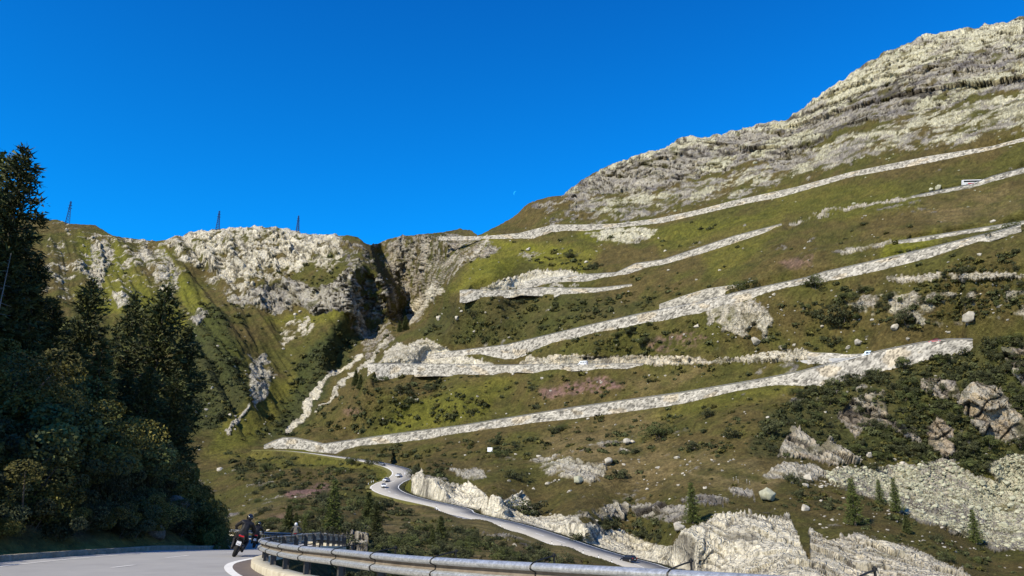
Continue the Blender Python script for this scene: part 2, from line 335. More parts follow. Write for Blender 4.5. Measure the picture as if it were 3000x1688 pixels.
# ---- painted ground cover -------------------------------------------------
wx = px+16*fbm(np.c_[px/60, py/60, px*0], 3, 5)+5*fbm(np.c_[px/9, py/9, px*0], 2, 8); wy = py+16*fbm(np.c_[px/60, py/60, px*0+7], 3, 6)+5*fbm(np.c_[px/9, py/9, px*0+7], 2, 9)
fx_ = px+5*fbm(np.c_[px/11, py/30, px*0], 3, 8); fy_ = py+9*fbm(np.c_[px/8, py/22, px*0+7], 3, 9)
rock = np.zeros(len(px)); lich = np.zeros(len(px)); tan = np.zeros(len(px)); white = np.zeros(len(px)); calm = np.zeros(len(px)); crag = np.zeros(len(px))
MASSIF = [(1640,568),(1700,528),(1850,455),(2000,400),(2310,340),(2480,220),(2700,95),(3000,20),(3900,-240),(3900,120),(3000,265),(2900,270),(2780,300),(2700,330),(2640,320),(2560,345),(2500,370),(2420,395),(2370,440),(2300,455),(2150,480),(2030,520),(1960,545),(1850,560),(1760,560),(1680,590)]
RK = [  # outline, strength, soft, lichen, tan, white, crag
 (MASSIF, 1.0, 14, .55, 0, 0, 1),
 ([(1700,528),(1850,455),(2000,400),(2310,340),(2480,220),(2700,95),(3000,20),(3000,120),(2880,150),(2700,190),(2560,260),(2480,300),(2400,350),(2300,385),(2050,430),(1850,480)], 1.005, 12, .95, 0, .2, .45),
 ([(2492,334),(2530,266),(2681,243),(2833,171),(2947,152),(2951,197),(2795,235),(2681,273),(2625,334),(2511,353)], 1.01, 26, 0, 0, 0, .75),
 ([(2378,342),(2492,328),(2492,366),(2440,378),(2385,372)], 1.01, 20, 0, 0, .1, .75),
 ([(1690,568),(1750,512),(1850,478),(1950,452),(2060,428),(2085,470),(1990,520),(1960,542),(1880,555),(1780,560)], 1.01, 8, .1, 0, .1, 1),
 ([(2100,402),(2200,388),(2260,380),(2250,420),(2200,432),(2110,432)], 1.01, 8, .1, 0, .1, 1),
 ([(2240,450),(2320,420),(2320,470),(2270,500)], 1.01, 8, .1, 0, .1, 1),
 ([(1600,600),(1750,585),(2000,545),(2200,500),(2400,430),(2600,370),(2800,310),(3000,270),(3900,130),(3900,300),(3000,380),(2800,420),(2600,440),(2400,490),(2200,550),(2000,600),(1850,630),(1700,610)], .55, 30, .6, 0, .1, .3),
 ([(1720,690),(1830,670),(1930,675),(1880,705),(1780,706)], .62, 14, .8, 0, .3, .1),
 ([(1560,600),(1650,590),(1760,650),(1700,670),(1640,640)], .35, 16, 0, 0, 0, .5),
 ([(1600,655),(1640,625),(1690,620),(1680,650)], .5, 10, 0, 0, 0, .7),
 ([(480,705),(560,675),(700,660),(830,664),(985,684),(1005,740),(960,790),(905,760),(850,800),(780,820),(710,850),(600,790),(540,765)], .56, 26, .2, .15, .55, .6),
 ([(560,770),(700,830),(850,820),(800,930),(700,900),(620,840)], .38, 20, .1, 0, .3, .4),
 ([(700,885),(740,855),(800,835),(870,818),(930,850),(965,838),(1010,790),(1060,850),(1060,925),(980,905),(930,915),(880,900),(800,905)], .92, 10, 0, 0, .15, 1),
 ([(1040,900),(1110,920),(1160,1000),(1080,1045),(1020,960)], .5, 16, 0, .2, 0, .6),
 ([(1095,715),(1200,688),(1300,690),(1440,700),(1450,735),(1380,765),(1330,800),(1290,850),(1215,940),(1185,900),(1150,800)], .50, 14, 0, .3, .1, .6),
 ([(1262,832),(1300,850),(1260,885),(1205,945),(1190,925),(1225,880)], .95, 8, 0, .45, .5, .2),
 ([(990,700),(1060,720),(1150,850),(1190,930),(1150,960),(1080,900),(1020,800)], .45, 14, 0, 0, 0, .8),
 ([(150,650),(330,690),(480,710),(540,800),(420,860),(230,880),(120,850)], .30, 24, 0, .1, .45, .5),
 ([(270,720),(310,700),(330,740),(300,840),(255,820)], .6, 14, 0, 0, .4, .6),
 ([(400,705),(470,720),(530,800),(500,880),(440,800)], .5, 14, .1, 0, .4, .5),
 ([(330,860),(380,870),(380,920),(345,900)], .6, 12, 0, 0, .5, .2),
 ([(555,925),(590,905),(605,920),(575,950)], .8, 8, 0, 0, .2, .7),
 ([(820,950),(900,920),(930,960),(880,990),(830,1000)], .48, 14, 0, .2, .4, .1),
 ([(740,1030),(790,1050),(800,1120),(760,1200),(735,1120)], .6, 12, .3, 0, .3, .2),
 ([(1207,1395),(1234,1378),(1245,1405),(1279,1410),(1314,1421),(1359,1424),(1372,1417),(1403,1434),(1434,1462),(1448,1452),(1476,1469),(1503,1452),(1531,1438),(1545,1460),(1562,1497),(1576,1517),(1600,1514),(1631,1505),(1659,1517),(1683,1510),(1710,1534),(1741,1536),(1766,1552),(1821,1560),(1855,1571),(1900,1592),(1971,1606),(1986,1580),(2002,1555),(2048,1540),(2095,1513),(2142,1509),(2201,1503),(2241,1518),(2284,1518),(2309,1508),(2343,1590),(2385,1690),(2400,1760),(2100,1720),(2020,1690),(1900,1652),(1752,1606),(1683,1583),(1597,1563),(1545,1540),(1459,1510),(1393,1498),(1303,1478),(1234,1460),(1210,1432)], 1.02, 3, .10, .12, .85, .48),
 ([(2375,1560),(2430,1590),(2520,1570),(2560,1600),(2640,1600),(2720,1640),(2830,1690),(2900,1760),(2380,1760)], 1.0, 7, .05, .45, .5, .7),
 ([(1850,1480),(1930,1475),(2020,1490),(2010,1520),(1960,1530),(1870,1515)], .9, 7, .1, 0, .1, .9),
 ([(1975,1460),(2060,1450),(2140,1462),(2130,1475),(2040,1480)], .62, 8, 0, 0, .1, .6),
 ([(2140,1430),(2200,1435),(2210,1455),(2150,1450)], .6, 8, 0, 0, .2, .4),
 ([(1560,1350),(1650,1340),(1700,1360),(1780,1370),(1770,1400),(1700,1415),(1640,1400),(1600,1390)], .47, 14, .2, 0, .3, .5),
 ([(1320,1375),(1400,1372),(1425,1400),(1360,1400)], .6, 8, .1, 0, .3, .3),
 ([(1740,1490),(1840,1480),(1830,1510),(1760,1520)], .5, 10, 0, 0, .3, .5),
 ([(2250,1385),(2300,1360),(2400,1370),(2420,1400),(2330,1410)], .6, 14, .1, 0, .3, .4),
 ([(2800,1175),(2860,1125),(2930,1140),(2960,1190),(3010,1240),(3080,1290),(2960,1295),(2880,1270)], 1.0, 7, 0, .55, 0, .9),
 ([(2715,1255),(2750,1225),(2790,1260),(2802,1330),(2770,1340),(2725,1310)], 1.0, 6, 0, .45, 0, .9),
 ([(2700,1110),(2800,1120),(2810,1160),(2760,1170),(2700,1140)], .9, 7, .1, .2, 0, .8),
 ([(2455,1220),(2500,1170),(2590,1150),(2600,1250),(2540,1240),(2510,1280)], .75, 8, 0, .35, 0, 1),
 ([(2320,1255),(2345,1262),(2400,1320),(2430,1290),(2480,1330),(2520,1355),(2430,1360),(2380,1340),(2280,1335),(2290,1310)], .95, 6, 0, .4, .1, .9),
 ([(2600,1230),(2680,1250),(2700,1300),(2640,1270)], .6, 8, .1, .2, 0, .6),
 ([(2940,1020),(3100,1030),(3100,1120),(3000,1130),(2960,1080)], .7, 8, 0, .3, 0, .8),
 ([(2410,1385),(2580,1368),(2780,1352),(2850,1405),(2930,1420),(2890,1365),(2960,1335),(3150,1335),(3150,1690),(3000,1612),(2900,1602),(2800,1556),(2650,1502),(2560,1455),(2450,1425)], 1.0, 9, .52, .1, .1, .12),
 ([(2050,890),(2200,880),(2260,930),(2250,1000),(2170,990),(2080,940)], .5, 20, .2, .2, .3, .4),
 ([(2450,880),(2700,860),(2900,860),(3000,850),(3000,920),(2800,950),(2600,940)], .33, 24, .4, .2, .2, .2),
 ([(2600,815),(2760,805),(2960,800),(3000,812),(2800,822),(2640,826)], .5, 8, 0, .2, .3, .1),
 ([(1520,1069),(1551,1043),(1578,1052),(1636,1043),(1681,1039),(1749,1045),(1838,1043),(1928,1045),(2050,1050),(2090,1066),(1900,1068)], 1.0, 3, 0, .8, .4, .5),
 ([(2090,1062),(2110,1050),(2167,1047),(2233,1038),(2279,1032),(2342,1026),(2369,1032),(2369,1056),(2230,1060)], 1.0, 3, 0, .35, .5, .5),
 ([(1110,1064),(1135,1031),(1167,1008),(1193,1013),(1225,995),(1261,999),(1310,1024),(1340,1040),(1450,1070),(1202,1066)], 1.0, 5, 0, .15, .55, .25),
 ([(1405,850),(1448,830),(1488,819),(1565,795),(1668,793),(1715,806),(1600,822),(1515,838),(1450,852)], 1.0, 5, 0, .25, .75, .25),
 ([(1530,740),(1600,745),(1540,770),(1500,775)], .45, 10, .1, 0, .3, .1),
 ([(1780,750),(1850,745),(1880,770),(1800,775)], .0, 10, 0, 0, 0, 0),
 ([(980,1590),(1040,1575),(1075,1580),(1075,1625),(1030,1625)], .8, 6, 0, .1, .2, .8),
]
for poly, s_, soft, lc, tn, wh, cr in RK:
    m_ = polymask(*((fx_, fy_) if soft <= 8 else (wx, wy)), poly, soft); k_ = m_*s_; c = k_ > rock
    lich = np.where(c, lc*m_, lich*(1-m_*.5)); tan = np.where(c, tn*m_, tan); white = np.where(c, wh*m_, white); crag = np.maximum(crag, cr*m_); rock = np.maximum(rock, k_)
STREAMS = [([(1060,1043),(1010,1070),(965,1100),(925,1140),(905,1180),(890,1215),(865,1240),(838,1262)], 5, 1.), ([(1130,1005),(1060,1080),(1000,1135),(955,1175),(920,1200)], 3, .8), ([(775,1030),(760,1080),(740,1130),(742,1160)], 5, .7),
 ([(720,1200),(690,1240),(665,1265)], 3, .7), ([(1430,700),(1385,740),(1330,800)], 2.5, .7), ([(430,760),(500,870),(560,930)], 3, .45), ([(2302,658),(2400,632),(2492,605),(2600,585),(2670,578)], 3, .47), ([(2632,711),(2560,722),(2510,735),(2470,740)], 3, .45),
 ([(1560,835),(1650,838),(1700,842)], 3, .5)]
for pl_, wd, s_ in STREAMS:
    m_ = linemask(wx, wy, pl_, wd, 5)*s_; white = np.maximum(white, m_*.6); rock = np.maximum(rock, m_)
# keep the ground calm and just behind walls and roads
for k, d in W.items():
    xs = np.linspace(d['bot'][0][0], d['bot'][-1][0], 40); mid = [(x, (pl(d['bot'], x)+pl(d['top'], x))/2) for x in xs]
    hw = np.mean([abs(pl(d['bot'], x)-pl(d['top'], x))/2 for x in xs])
    calm = np.maximum(calm, linemask(px, py, mid, hw+5, 14))
calm = np.maximum(calm, linemask(px, py, [(a, b) for a, b, c in LOW[:10]], 8, 10)); calm = np.maximum(calm, linemask(px, py, [(a, b) for a, b, c in LOW[9:]], 24, 10))
# patchy threshold -> actual rock
Pn = P0*np.array([1, 1, 1.0])
n1 = fbm(Pn/14, 4, 21); n2 = fbm(Pn/4.5, 3, 31)
nn = .5+.45*n1+.25*n2
sparse = .20*sstep(.0, .5, fbm(Pn/60, 2, 41))+.12*(YB < 460)
rk = sstep(-.05, .09, rock+sparse-nn*.95)
rk = np.where(rock > .97, 1, rk)
# ---- relief ---------------------------------------------------------------
def gridn(P):
    G = P.reshape(*sh, 3); du = np.gradient(G, axis=1); dv = np.gradient(G, axis=0); nn_ = np.cross(dv, du)
    nn_ /= np.linalg.norm(nn_, axis=-1, keepdims=True)+1e-9; nn_ = nn_.reshape(-1, 3)
    s = np.sign((nn_*(-P)).sum(-1)); return nn_*s[:, None]
P1 = P0.copy(); NB = gridn(P0.reshape(*sh, 3)[:, :].reshape(-1, 3))
shr = Pn@np.array([[1, 0, 0], [0, 1, 0], [.40, 0, .75]])   # cracks lean and run down
ri_ = np.where(rk > .01)[0]; S = shr[ri_]; PR = Pn[ri_]
def full(v): o = np.zeros(len(px)); o[ri_] = v; return o
rgr = ridged(S*np.array([1, 1, .55])/16, 4, 51, .6); r2_ = fbm(PR/5, 3, 55, .6); q1 = S[:, 0]+.55*S[:, 1]; wv = fbm(PR/12, 2, 57)
fs_ = np.clip(YB[ri_]/420, .6, 1.6)
ns_ = np.where(YB[ri_] < 430, 1.75, 1.0); Sz = S[:, 2]/.75
h1, e1, c1, _ = blocks(np.c_[q1/14*ns_+.7*wv, Sz/26*ns_+.6*wv], 3, 1.3, .2)
h2, e2, c2, _ = blocks(np.c_[q1/5.2*ns_+.5*r2_, Sz/9*ns_+.4*r2_], 4, 1.1, .3)
n3_ = np.where(YB[ri_] > 620, .42, 1.0); h3, e3, c3, dm3 = blocks(np.c_[PR[:, 0]/1.9*n3_+.4*r2_, (PR[:, 2]+.4*PR[:, 1])/1.5*n3_], 6, .7)
crk = np.abs(noise(np.c_[q1/24*ns_+.25*wv+.12*r2_, Sz/80*ns_, wv*0], 77)); crk2 = np.abs(noise(np.c_[(q1-.9*Sz)/30*ns_+.2*wv, (Sz+q1)/110*ns_, wv*0+5], 78)); ck = full(np.maximum(1-sstep(.008, .035, crk), .9*(1-sstep(.006, .026, crk2))))
wl = full(np.minimum(e1*2.2, e2)); wl1 = full(e1); wc = full(.6*c1+.4*c2); we3 = full(e3)
amp = (1-calm)
far = np.clip(YB/430, .55, 2.0)
disp = amp*(1.5*fbm(Pn/38, 3, 61)+.7*n1+.3*n2+.26*fbm(Pn/1.6, 2, 65))*np.clip(far, .5, 1.3)
gz = sstep(1150, 950, px)*sstep(660, 720, py)*sstep(1350, 1150, py)*sstep(480, 620, YB)
gl = fbm(np.c_[(P0[:, 0]+.35*P0[:, 1]+.5*P0[:, 2])/34, P0[:, 2]/160, P0[:, 1]*0], 4, 63, .55); disp += amp*gz*(12*np.abs(gl)-3)
drk = amp*rk*(-2.0*ck*np.clip(crag*1.4, 0, 1)*far+full(2.0*rgr+.3*r2_+5.0*h1-2.2*(1-sstep(0, .05, e1))+1.2*h2-.6*(1-sstep(0, .08, e2)))*crag*far + (1-crag)*full(.6*r2_+1.5*h2+.8*h3+.25*dm3*n3_+1.0*rgr)*np.clip(far, .8, 1.5)+.5)
edge = sstep(0, .02, np.repeat(tt[:, None], sh[1], 1).ravel())
fr_ = sstep(480, 560, YB)*sstep(900, 800, YB)*.24; P1 = P0+NB*(disp+(.50-fr_)*drk)[:, None]*(.35+.65*edge)[:, None]-P0/np.linalg.norm(P0, axis=1, keepdims=True)*((.50+fr_)*drk*edge)[:, None]
P1[:, 2] += (1-edge)*(rk*1.5+.8)*fbm(Pn/9, 4, 71)*1.6
# push back under walls
back = calm*.2
P1 = P1*(1+back/np.maximum(YB, 1))[:, None]
# keep the ground under the valley road
Lw = np.array(LOW, float); CPT = at(Lw[:, 0], Lw[:, 1], Lw[:, 2])
def spline(P, n):
    P = np.asarray(P, float); out = []; Q = np.vstack([2*P[0]-P[1], P, 2*P[-1]-P[-2]])
    for i in range(1, len(Q)-2):
        for t in np.linspace(0, 1, n, endpoint=False):
            a_, b_, c_, d_ = Q[i-1:i+3]; out.append(.5*((2*b_)+(-a_+c_)*t+(2*a_-5*b_+4*c_-d_)*t*t+(-a_+3*b_-3*c_+d_)*t**3))
    out.append(P[-1]); return np.array(out)
LC = spline(CPT, 14)
zz = LC[:, 2]; LC[:, 2] = np.convolve(np.pad(zz, 6, mode='edge'), np.ones(13)/13, 'valid')
HW = np.interp(np.arange(len(LC)), [0, 60, 130, len(LC)-1], [5.0, 6.3, 6.6, 7.4])
cand = np.where((px > 640) & (py > 1250) & (YB > 150) & (YB < 600))[0]
dmin = np.full(len(cand), 1e9); im = np.zeros(len(cand), int)
for j in range(0, len(LC), 2):
    d_ = np.hypot(P1[cand, 0]-LC[j, 0], P1[cand, 1]-LC[j, 1]); c_ = d_ < dmin; dmin = np.where(c_, d_, dmin); im = np.where(c_, j, im)
tgc = np.gradient(LC[:, :2], axis=0); nrc = np.c_[tgc[:, 1], -tgc[:, 0]]
lim = LC[im, 2]-.55+np.clip(dmin-HW[im]-2.2, 0, None)*np.clip((dmin-HW[im]-2.2)/1.0, 0, 4)
P1[cand, 2] = np.minimum(P1[cand, 2], lim)
lo_ = LC[im, 2]-.75-np.clip(dmin-HW[im]-2.4, 0, None)*.75; P1[cand, 2] = np.where(dmin < HW[im]+14, np.maximum(P1[cand, 2], lo_), P1[cand, 2])
roadside = np.zeros(len(px)); roadside[cand] = 1-sstep(0, .8, dmin-HW[im]-2.4)
rk = rk*(1-roadside)
# ---- colours --------------------------------------------------------------
def lin(r, g, b): return np.array([((c/255)/12.92 if c/255 < .04045 else ((c/255+.055)/1.055)**2.4) for c in (r, g, b)])
g_brown = np.array((.092, .070, .024)); g_olive = np.array((.074, .070, .017)); g_green = np.array((.15, .15, .016)); g_dark = np.array((.035, .045, .015)); g_tan = np.array((.21, .155, .07)); g_pink = np.array((.20, .115, .10))
big = fbm(Pn/70, 3, 81); med = fbm(Pn/16, 4, 83); fin = fbm(Pn/3.2, 3, 85)
def mixc(a, b, t): return a*(1-t[:, None])+b*t[:, None]
col = mixc(np.tile(g_olive, (len(px), 1)), np.tile(g_brown, (len(px), 1)), sstep(-.45, .45, big+med*.7))
GR = [([(1420,700),(1600,720),(1750,740),(1700,790),(1500,760),(1400,820),(1380,780)], .8), ([(1450,720),(1560,740),(1430,830),(1330,850)], .7), ([(560,690),(620,800),(700,900),(650,900),(560,800)], .0),
 ([(330,700),(380,790),(440,860),(500,900),(560,960),(400,920),(250,900),(230,850),(330,860)], .7), ([(470,720),(560,840),(640,960),(720,1060),(690,1060),(600,950),(520,850)], .8), ([(230,690),(300,760),(340,860),(300,880),(260,790)], .7),
 ([(700,1200),(800,1130),(900,1080),(850,1200),(720,1300),(600,1340)], .5), ([(780,940),(1000,910),(960,935),(800,925)], .6), ([(1180,1200),(1400,1130),(1500,1110),(1420,1200),(1200,1260),(1100,1280)], .5),
 ([(2250,560),(2600,540),(2700,600),(2500,640),(2300,620)], .3), ([(1700,690),(1800,690),(1740,700)], .8), ([(1900,680),(2300,620),(2280,660),(2050,700),(1950,740)], .4), ([(2050,730),(2250,690),(2200,750),(2100,800)], .4), ([(2590,720),(2750,690),(2700,740),(2600,760)], .8),
 ([(1110,1400),(1160,1400),(1120,1440),(1080,1430)], .8), ([(1170,1420),(1215,1395),(1230,1440),(1215,1450)], .7), ([(640,1330),(800,1340),(1000,1360),(1120,1380),(1000,1360),(750,1345)], .5), ([(850,1315),(905,1316),(930,1328),(860,1322)], .9),
 ([(2640,1180),(2720,1180),(2640,1330),(2600,1300)], .3), ([(2380,1120),(2540,1110),(2400,1150)], .4), ([(2200,1140),(2350,1130),(2300,1150),(2150,1180),(1950,1210),(1900,1220)], .4)]
gm = np.zeros(len(px))
for p_, s_ in GR: gm = np.maximum(gm, polymask(wx, wy, p_, 26)*s_)
col = mixc(col, np.tile(g_green, (len(px), 1)), np.clip(gm*(.75+.5*med), 0, 1))
TN = [([(1150,1470),(1330,1530),(1500,1560),(1700,1630),(1740,1688),(1200,1688),(1100,1560)], .55), ([(1560,1340),(1800,1290),(2100,1330),(2300,1400),(2200,1430),(2050,1400),(1900,1420),(1750,1400)], .45), ([(2950,560),(3000,600),(2750,650),(2700,620)], .4), ([(1600,1290),(1900,1210),(1950,1260),(1700,1330)], .4), ([(1850,1130),(2050,1080),(2000,1120)], .4), ([(700,1500),(900,1460),(800,1560),(700,1560)], .35)]
for p_, s_ in TN: col = mixc(col, np.tile(g_tan, (len(px), 1)), polymask(wx, wy, p_, 40)*s_*np.clip(.7+med, 0, 1))
col = mixc(col, np.tile(g_tan, (len(px), 1)), .4*linemask(wx, wy, [(1760,1312),(1800,1340),(1850,1375),(1950,1385),(2050,1395),(2200,1405),(2350,1415)], 3, 4))
PK = [([(1590,1150),(1680,1125),(1780,1105),(1830,1130),(1700,1140),(1600,1160)], .75), ([(1890,1010),(1960,985),(2040,975),(2080,990),(2000,1015),(1930,1030)], .6), ([(835,1450),(880,1435),(950,1420),(960,1430),(880,1455)], .85), ([(770,1545),(830,1510),(860,1520),(800,1560)], .4), ([(2290,770),(2380,760),(2370,775),(2300,780)], .5), ([(1010,1200),(1050,1190),(1060,1200),(1020,1215)], .4)]
for p_, s_ in PK: col = mixc(col, np.tile(g_pink, (len(px), 1)), polymask(wx, wy, p_, 14)*s_*sstep(-.5, .2, fin+med))
DK = [([(560,930),(640,910),(700,1050),(740,1160),(640,1240),(540,1260)], .7), ([(880,1050),(1000,950),(1040,1000),(1000,1070),(880,1240),(790,1270),(860,1150)], .8), ([(2250,1220),(2400,1130),(2600,1100),(2900,1000),(3100,1000),(3100,1330),(2800,1400),(2640,1300),(2450,1340),(2200,1330)], .55), ([(1230,960),(1350,890),(1700,875),(1900,900),(1700,940),(1500,1000),(1300,1000)], .4)]
for p_, s_ in DK: col = mixc(col, np.tile(g_dark, (len(px), 1)), polymask(wx, wy, p_, 22)*s_)
hth = sstep(.0, .35, fbm(Pn/7, 4, 89)+.25*fin); col = mixc(col, col*np.array((.52, .58, .60)), hth*.6)
col *= (1+.45*fin+.45*fbm(Pn/1.3, 2, 87))[:, None]
rgrey = np.array((.33, .30, .235)); rdark = np.array((.11, .095, .08)); rlich = np.array((.46, .435, .285)); rtan = np.array((.45, .33, .18)); rwhite = np.array((.66, .60, .45)); rpurp = np.array((.165, .15, .14))
rn = fbm(shr/9, 4, 91); rn2 = fbm(Pn/2.2, 3, 93)
rc = mixc(np.tile(rgrey, (len(px), 1)), np.tile(rpurp, (len(px), 1)), sstep(-.3, .5, rn))
cell1 = full(c1); rc = mixc(rc, np.tile(rlich, (len(px), 1)), np.clip(lich*1.5, 0, 1)*sstep(-.12, .12, .9*fbm(Pn/26, 3, 95)+.5*(cell1-.5)+.35*rn2+(lich-.55)))
rc = mixc(rc, np.tile(rtan, (len(px), 1)), tan*sstep(-.35, .4, rn2+rn))
rc = mixc(rc, np.tile(rwhite, (len(px), 1)), np.clip(white*(1.3+.7*rn), 0, 1))
rc *= (1+.25*rn2+.35*(wc-.5))[:, None]
rc = mixc(rc, np.tile(rdark*.5, (len(px), 1)), np.maximum((1-sstep(.01, .05, wl1))*.95, (1-sstep(.0, .06, wl))*.7)*np.clip(crag*1.3, 0, 1))
rc = mixc(rc, np.tile(rdark*.35, (len(px), 1)), ck*.9*np.clip(crag*1.4, 0, 1))
rc = mixc(rc, np.tile(rdark*.6, (len(px), 1)), (1-sstep(.0, .14, we3))*.75*(1-crag))
# grass on ledges of the big cliffs
veg = rk*sstep(.12, .4, fbm(Pn/11, 4, 99)-.12*white)*(1-white*.7)*(1-.5*tan)
rkf = np.clip(rk-veg*.85, 0, 1)
col = np.clip(mixc(col, rc, rkf), .008, .8)
# ---- mesh: add the far side of the ridge and the floor toward the camera ---------
G = P1.reshape(*sh, 3); top = G[0]; CC = col.reshape(*sh, 3); RR = rkf.reshape(sh)
bk = []
for d_, h_ in ((600, 380), (250, 130), (90, 40), (35, 12), (10, 2.5)):
    b_ = top.copy(); u_ = top[:, :2]/np.linalg.norm(top[:, :2], axis=1, keepdims=True); b_[:, :2] += u_*d_; b_[:, 2] -= h_; bk.append(b_)
fr = []
for s_, dz in ((.85, -6), (.6, -16), (.3, -26)):
    b_ = G[-1].copy(); b_[:, :2] *= s_; b_[:, 2] = np.minimum(b_[:, 2], -6)+dz*.7; fr.append(b_)
G2 = np.concatenate([np.array(bk), G, np.array(fr)], 0); CC2 = np.concatenate([np.repeat(CC[:1], 5, 0), CC, np.repeat(CC[-1:], 3, 0)], 0); RR2 = np.concatenate([np.repeat(RR[:1], 5, 0), RR, np.repeat(RR[-1:], 3, 0)], 0)
a, b = G2.shape[:2]; idx = np.arange(a*b).reshape(a, b)
F = np.stack([idx[:-1, :-1], idx[1:, :-1], idx[1:, 1:], idx[:-1, 1:]], -1).reshape(-1, 4)
m_ter = mat('mountain ground', rough=.95, spec=.1); bs = m_ter.node_tree.nodes['Principled BSDF']
at1 = N(m_ter, 'Attribute', attribute_name='col'); at2 = N(m_ter, 'Attribute', attribute_name='rock')
geo = N(m_ter, 'NewGeometry'); nz = N(m_ter, 'TexNoise'); nz.inputs['Scale'].default_value = .9; nz.inputs['Detail'].default_value = 6; nz.inputs['Roughness'].default_value = .7
L(m_ter, geo.outputs['Position'], nz.inputs['Vector'])
mr = N(m_ter, 'MapRange'); mr.inputs[1].default_value = .3; mr.inputs[2].default_value = .7; mr.inputs[3].default_value = .62; mr.inputs[4].default_value = 1.38; L(m_ter, nz.outputs['Fac'], mr.inputs[0])
mx = N(m_ter, 'VectorMath', operation='SCALE'); L(m_ter, at1.outputs['Color'], mx.inputs[0]); L(m_ter, mr.outputs[0], mx.inputs['Scale']); L(m_ter, mx.outputs[0], bs.inputs['Base Color'])
vo = N(m_ter, 'TexVoronoi', feature='DISTANCE_TO_EDGE'); vo.inputs['Scale'].default_value = .22
wn = N(m_ter, 'TexNoise'); wn.inputs['Scale'].default_value = .25; wn.inputs['Detail'].default_value = 5; L(m_ter, geo.outputs['Position'], wn.inputs['Vector'])
ws = N(m_ter, 'VectorMath', operation='SCALE'); ws.inputs['Scale'].default_value = 7; L(m_ter, wn.outputs['Color'], ws.inputs[0])
wm = N(m_ter, 'Mapping'); wm.inputs['Rotation'].default_value = (0, .5, 0); wm.inputs['Scale'].default_value = (1.6, 1.2, .45); L(m_ter, geo.outputs['Position'], wm.inputs['Vector'])
wa = N(m_ter, 'VectorMath', operation='ADD'); L(m_ter, wm.outputs[0], wa.inputs[0]); L(m_ter, ws.outputs[0], wa.inputs[1]); L(m_ter, wa.outputs[0], vo.inputs['Vector'])
vm = N(m_ter, 'MapRange'); vm.inputs[2].default_value = .12; L(m_ter, vo.outputs['Distance'], vm.inputs[0])
mm = N(m_ter, 'Math', operation='MULTIPLY'); L(m_ter, vm.outputs[0], mm.inputs[0]); L(m_ter, at2.outputs['Fac'], mm.inputs[1])
ad = N(m_ter, 'Math', operation='MULTIPLY_ADD'); L(m_ter, nz.outputs['Fac'], ad.inputs[0]); ad.inputs[1].default_value = 1.6; L(m_ter, mm.outputs[0], ad.inputs[2])
bp = N(m_ter, 'Bump'); bp.inputs['Strength'].default_value = .9; bp.inputs['Distance'].default_value = 1.0; L(m_ter, ad.outputs[0], bp.inputs['Height']); L(m_ter, bp.outputs[0], bs.inputs['Normal'])
ter = meshobj('mountainside', G2.reshape(-1, 3), F[:, ::-1].copy(), m_ter, smooth=False, attrs={'col': ('FLOAT_COLOR', CC2.reshape(-1, 3)), 'rock': ('FLOAT', RR2.ravel())})
tag(ter, 'steep alpine mountainside of brown grass, pale rock and scree', 'mountainside', kind='structure')
def ground(x, y):
    """nearest terrain vertex seen at photo pixel"""
    x = np.atleast_1d(np.asarray(x, float)); y = np.atleast_1d(np.asarray(y, float)); ci = np.clip(np.searchsorted(cx, x), 0, len(cx)-1)
    t = (y-skyY(cx[ci]))/(bot[ci]-skyY(cx[ci])); ri = np.clip(np.round(t*(NT-1)).astype(int), 0, NT-1)
    return G[ri, ci], ri, ci
# ================================================================== WALLS AND HILL ROADS
m_wall = mat('dry stone wall', rough=.95, spec=.1); bs = m_wall.node_tree.nodes['Principled BSDF']
a1 = N(m_wall, 'Attribute', attribute_name='col'); geo = N(m_wall, 'NewGeometry'); nz = N(m_wall, 'TexNoise'); nz.inputs['Scale'].default_value = 1.2; nz.inputs['Detail'].default_value = 5; L(m_wall, geo.outputs['Position'], nz.inputs['Vector'])
mr = N(m_wall, 'MapRange'); mr.inputs[1].default_value = .3; mr.inputs[2].default_value = .7; mr.inputs[3].default_value = .75; mr.inputs[4].default_value = 1.25; L(m_wall, nz.outputs['Fac'], mr.inputs[0])
mx = N(m_wall, 'VectorMath', operation='SCALE'); L(m_wall, a1.outputs['Color'], mx.inputs[0]); L(m_wall, mr.outputs[0], mx.inputs['Scale']); L(m_wall, mx.outputs[0], bs.inputs['Base Color'])
m_asph = noisy('hill road asphalt', [(.26, .26, .25), (.36, .35, .33)], .6, rough=.9, spec=.2, bump=.1)
m_cap = noisy('wall coping', [(.42, .40, .35), (.52, .50, .45)], .8)
m_farrail = mat('weathered steel far rail', (.13, .13, .13), .6, .6)
WINFO = {'r1': ('long high dry stone wall of the lowest hillside road', 1), 'r2': ('dry stone wall under the road below the second bend, rounded at its left end', 1), 'r3': ('long dry stone wall climbing from the second bend to the right', 1),
 'r3b': ('smooth grey retaining wall above the middle road, beside a lone bush', 0), 'r4': ('thin low stone wall on the right hillside just above the climbing wall', 1), 'r4l': ('pale stone wall of the upper left bend with a rounded end', 1),
 'r5': ('stone wall climbing right from the upper left bend', 1), 'r5r': ('low pale wall under the road where the white coach drives', 1), 'r6': ('highest long stone wall below the rocky summit', 1),
 'r1b': ('stone wall behind the right bend of the lowest road', 0), 'r2b': ('stone retaining wall beside the blue white van at the road junction', 0)}
WALLTOP = {}
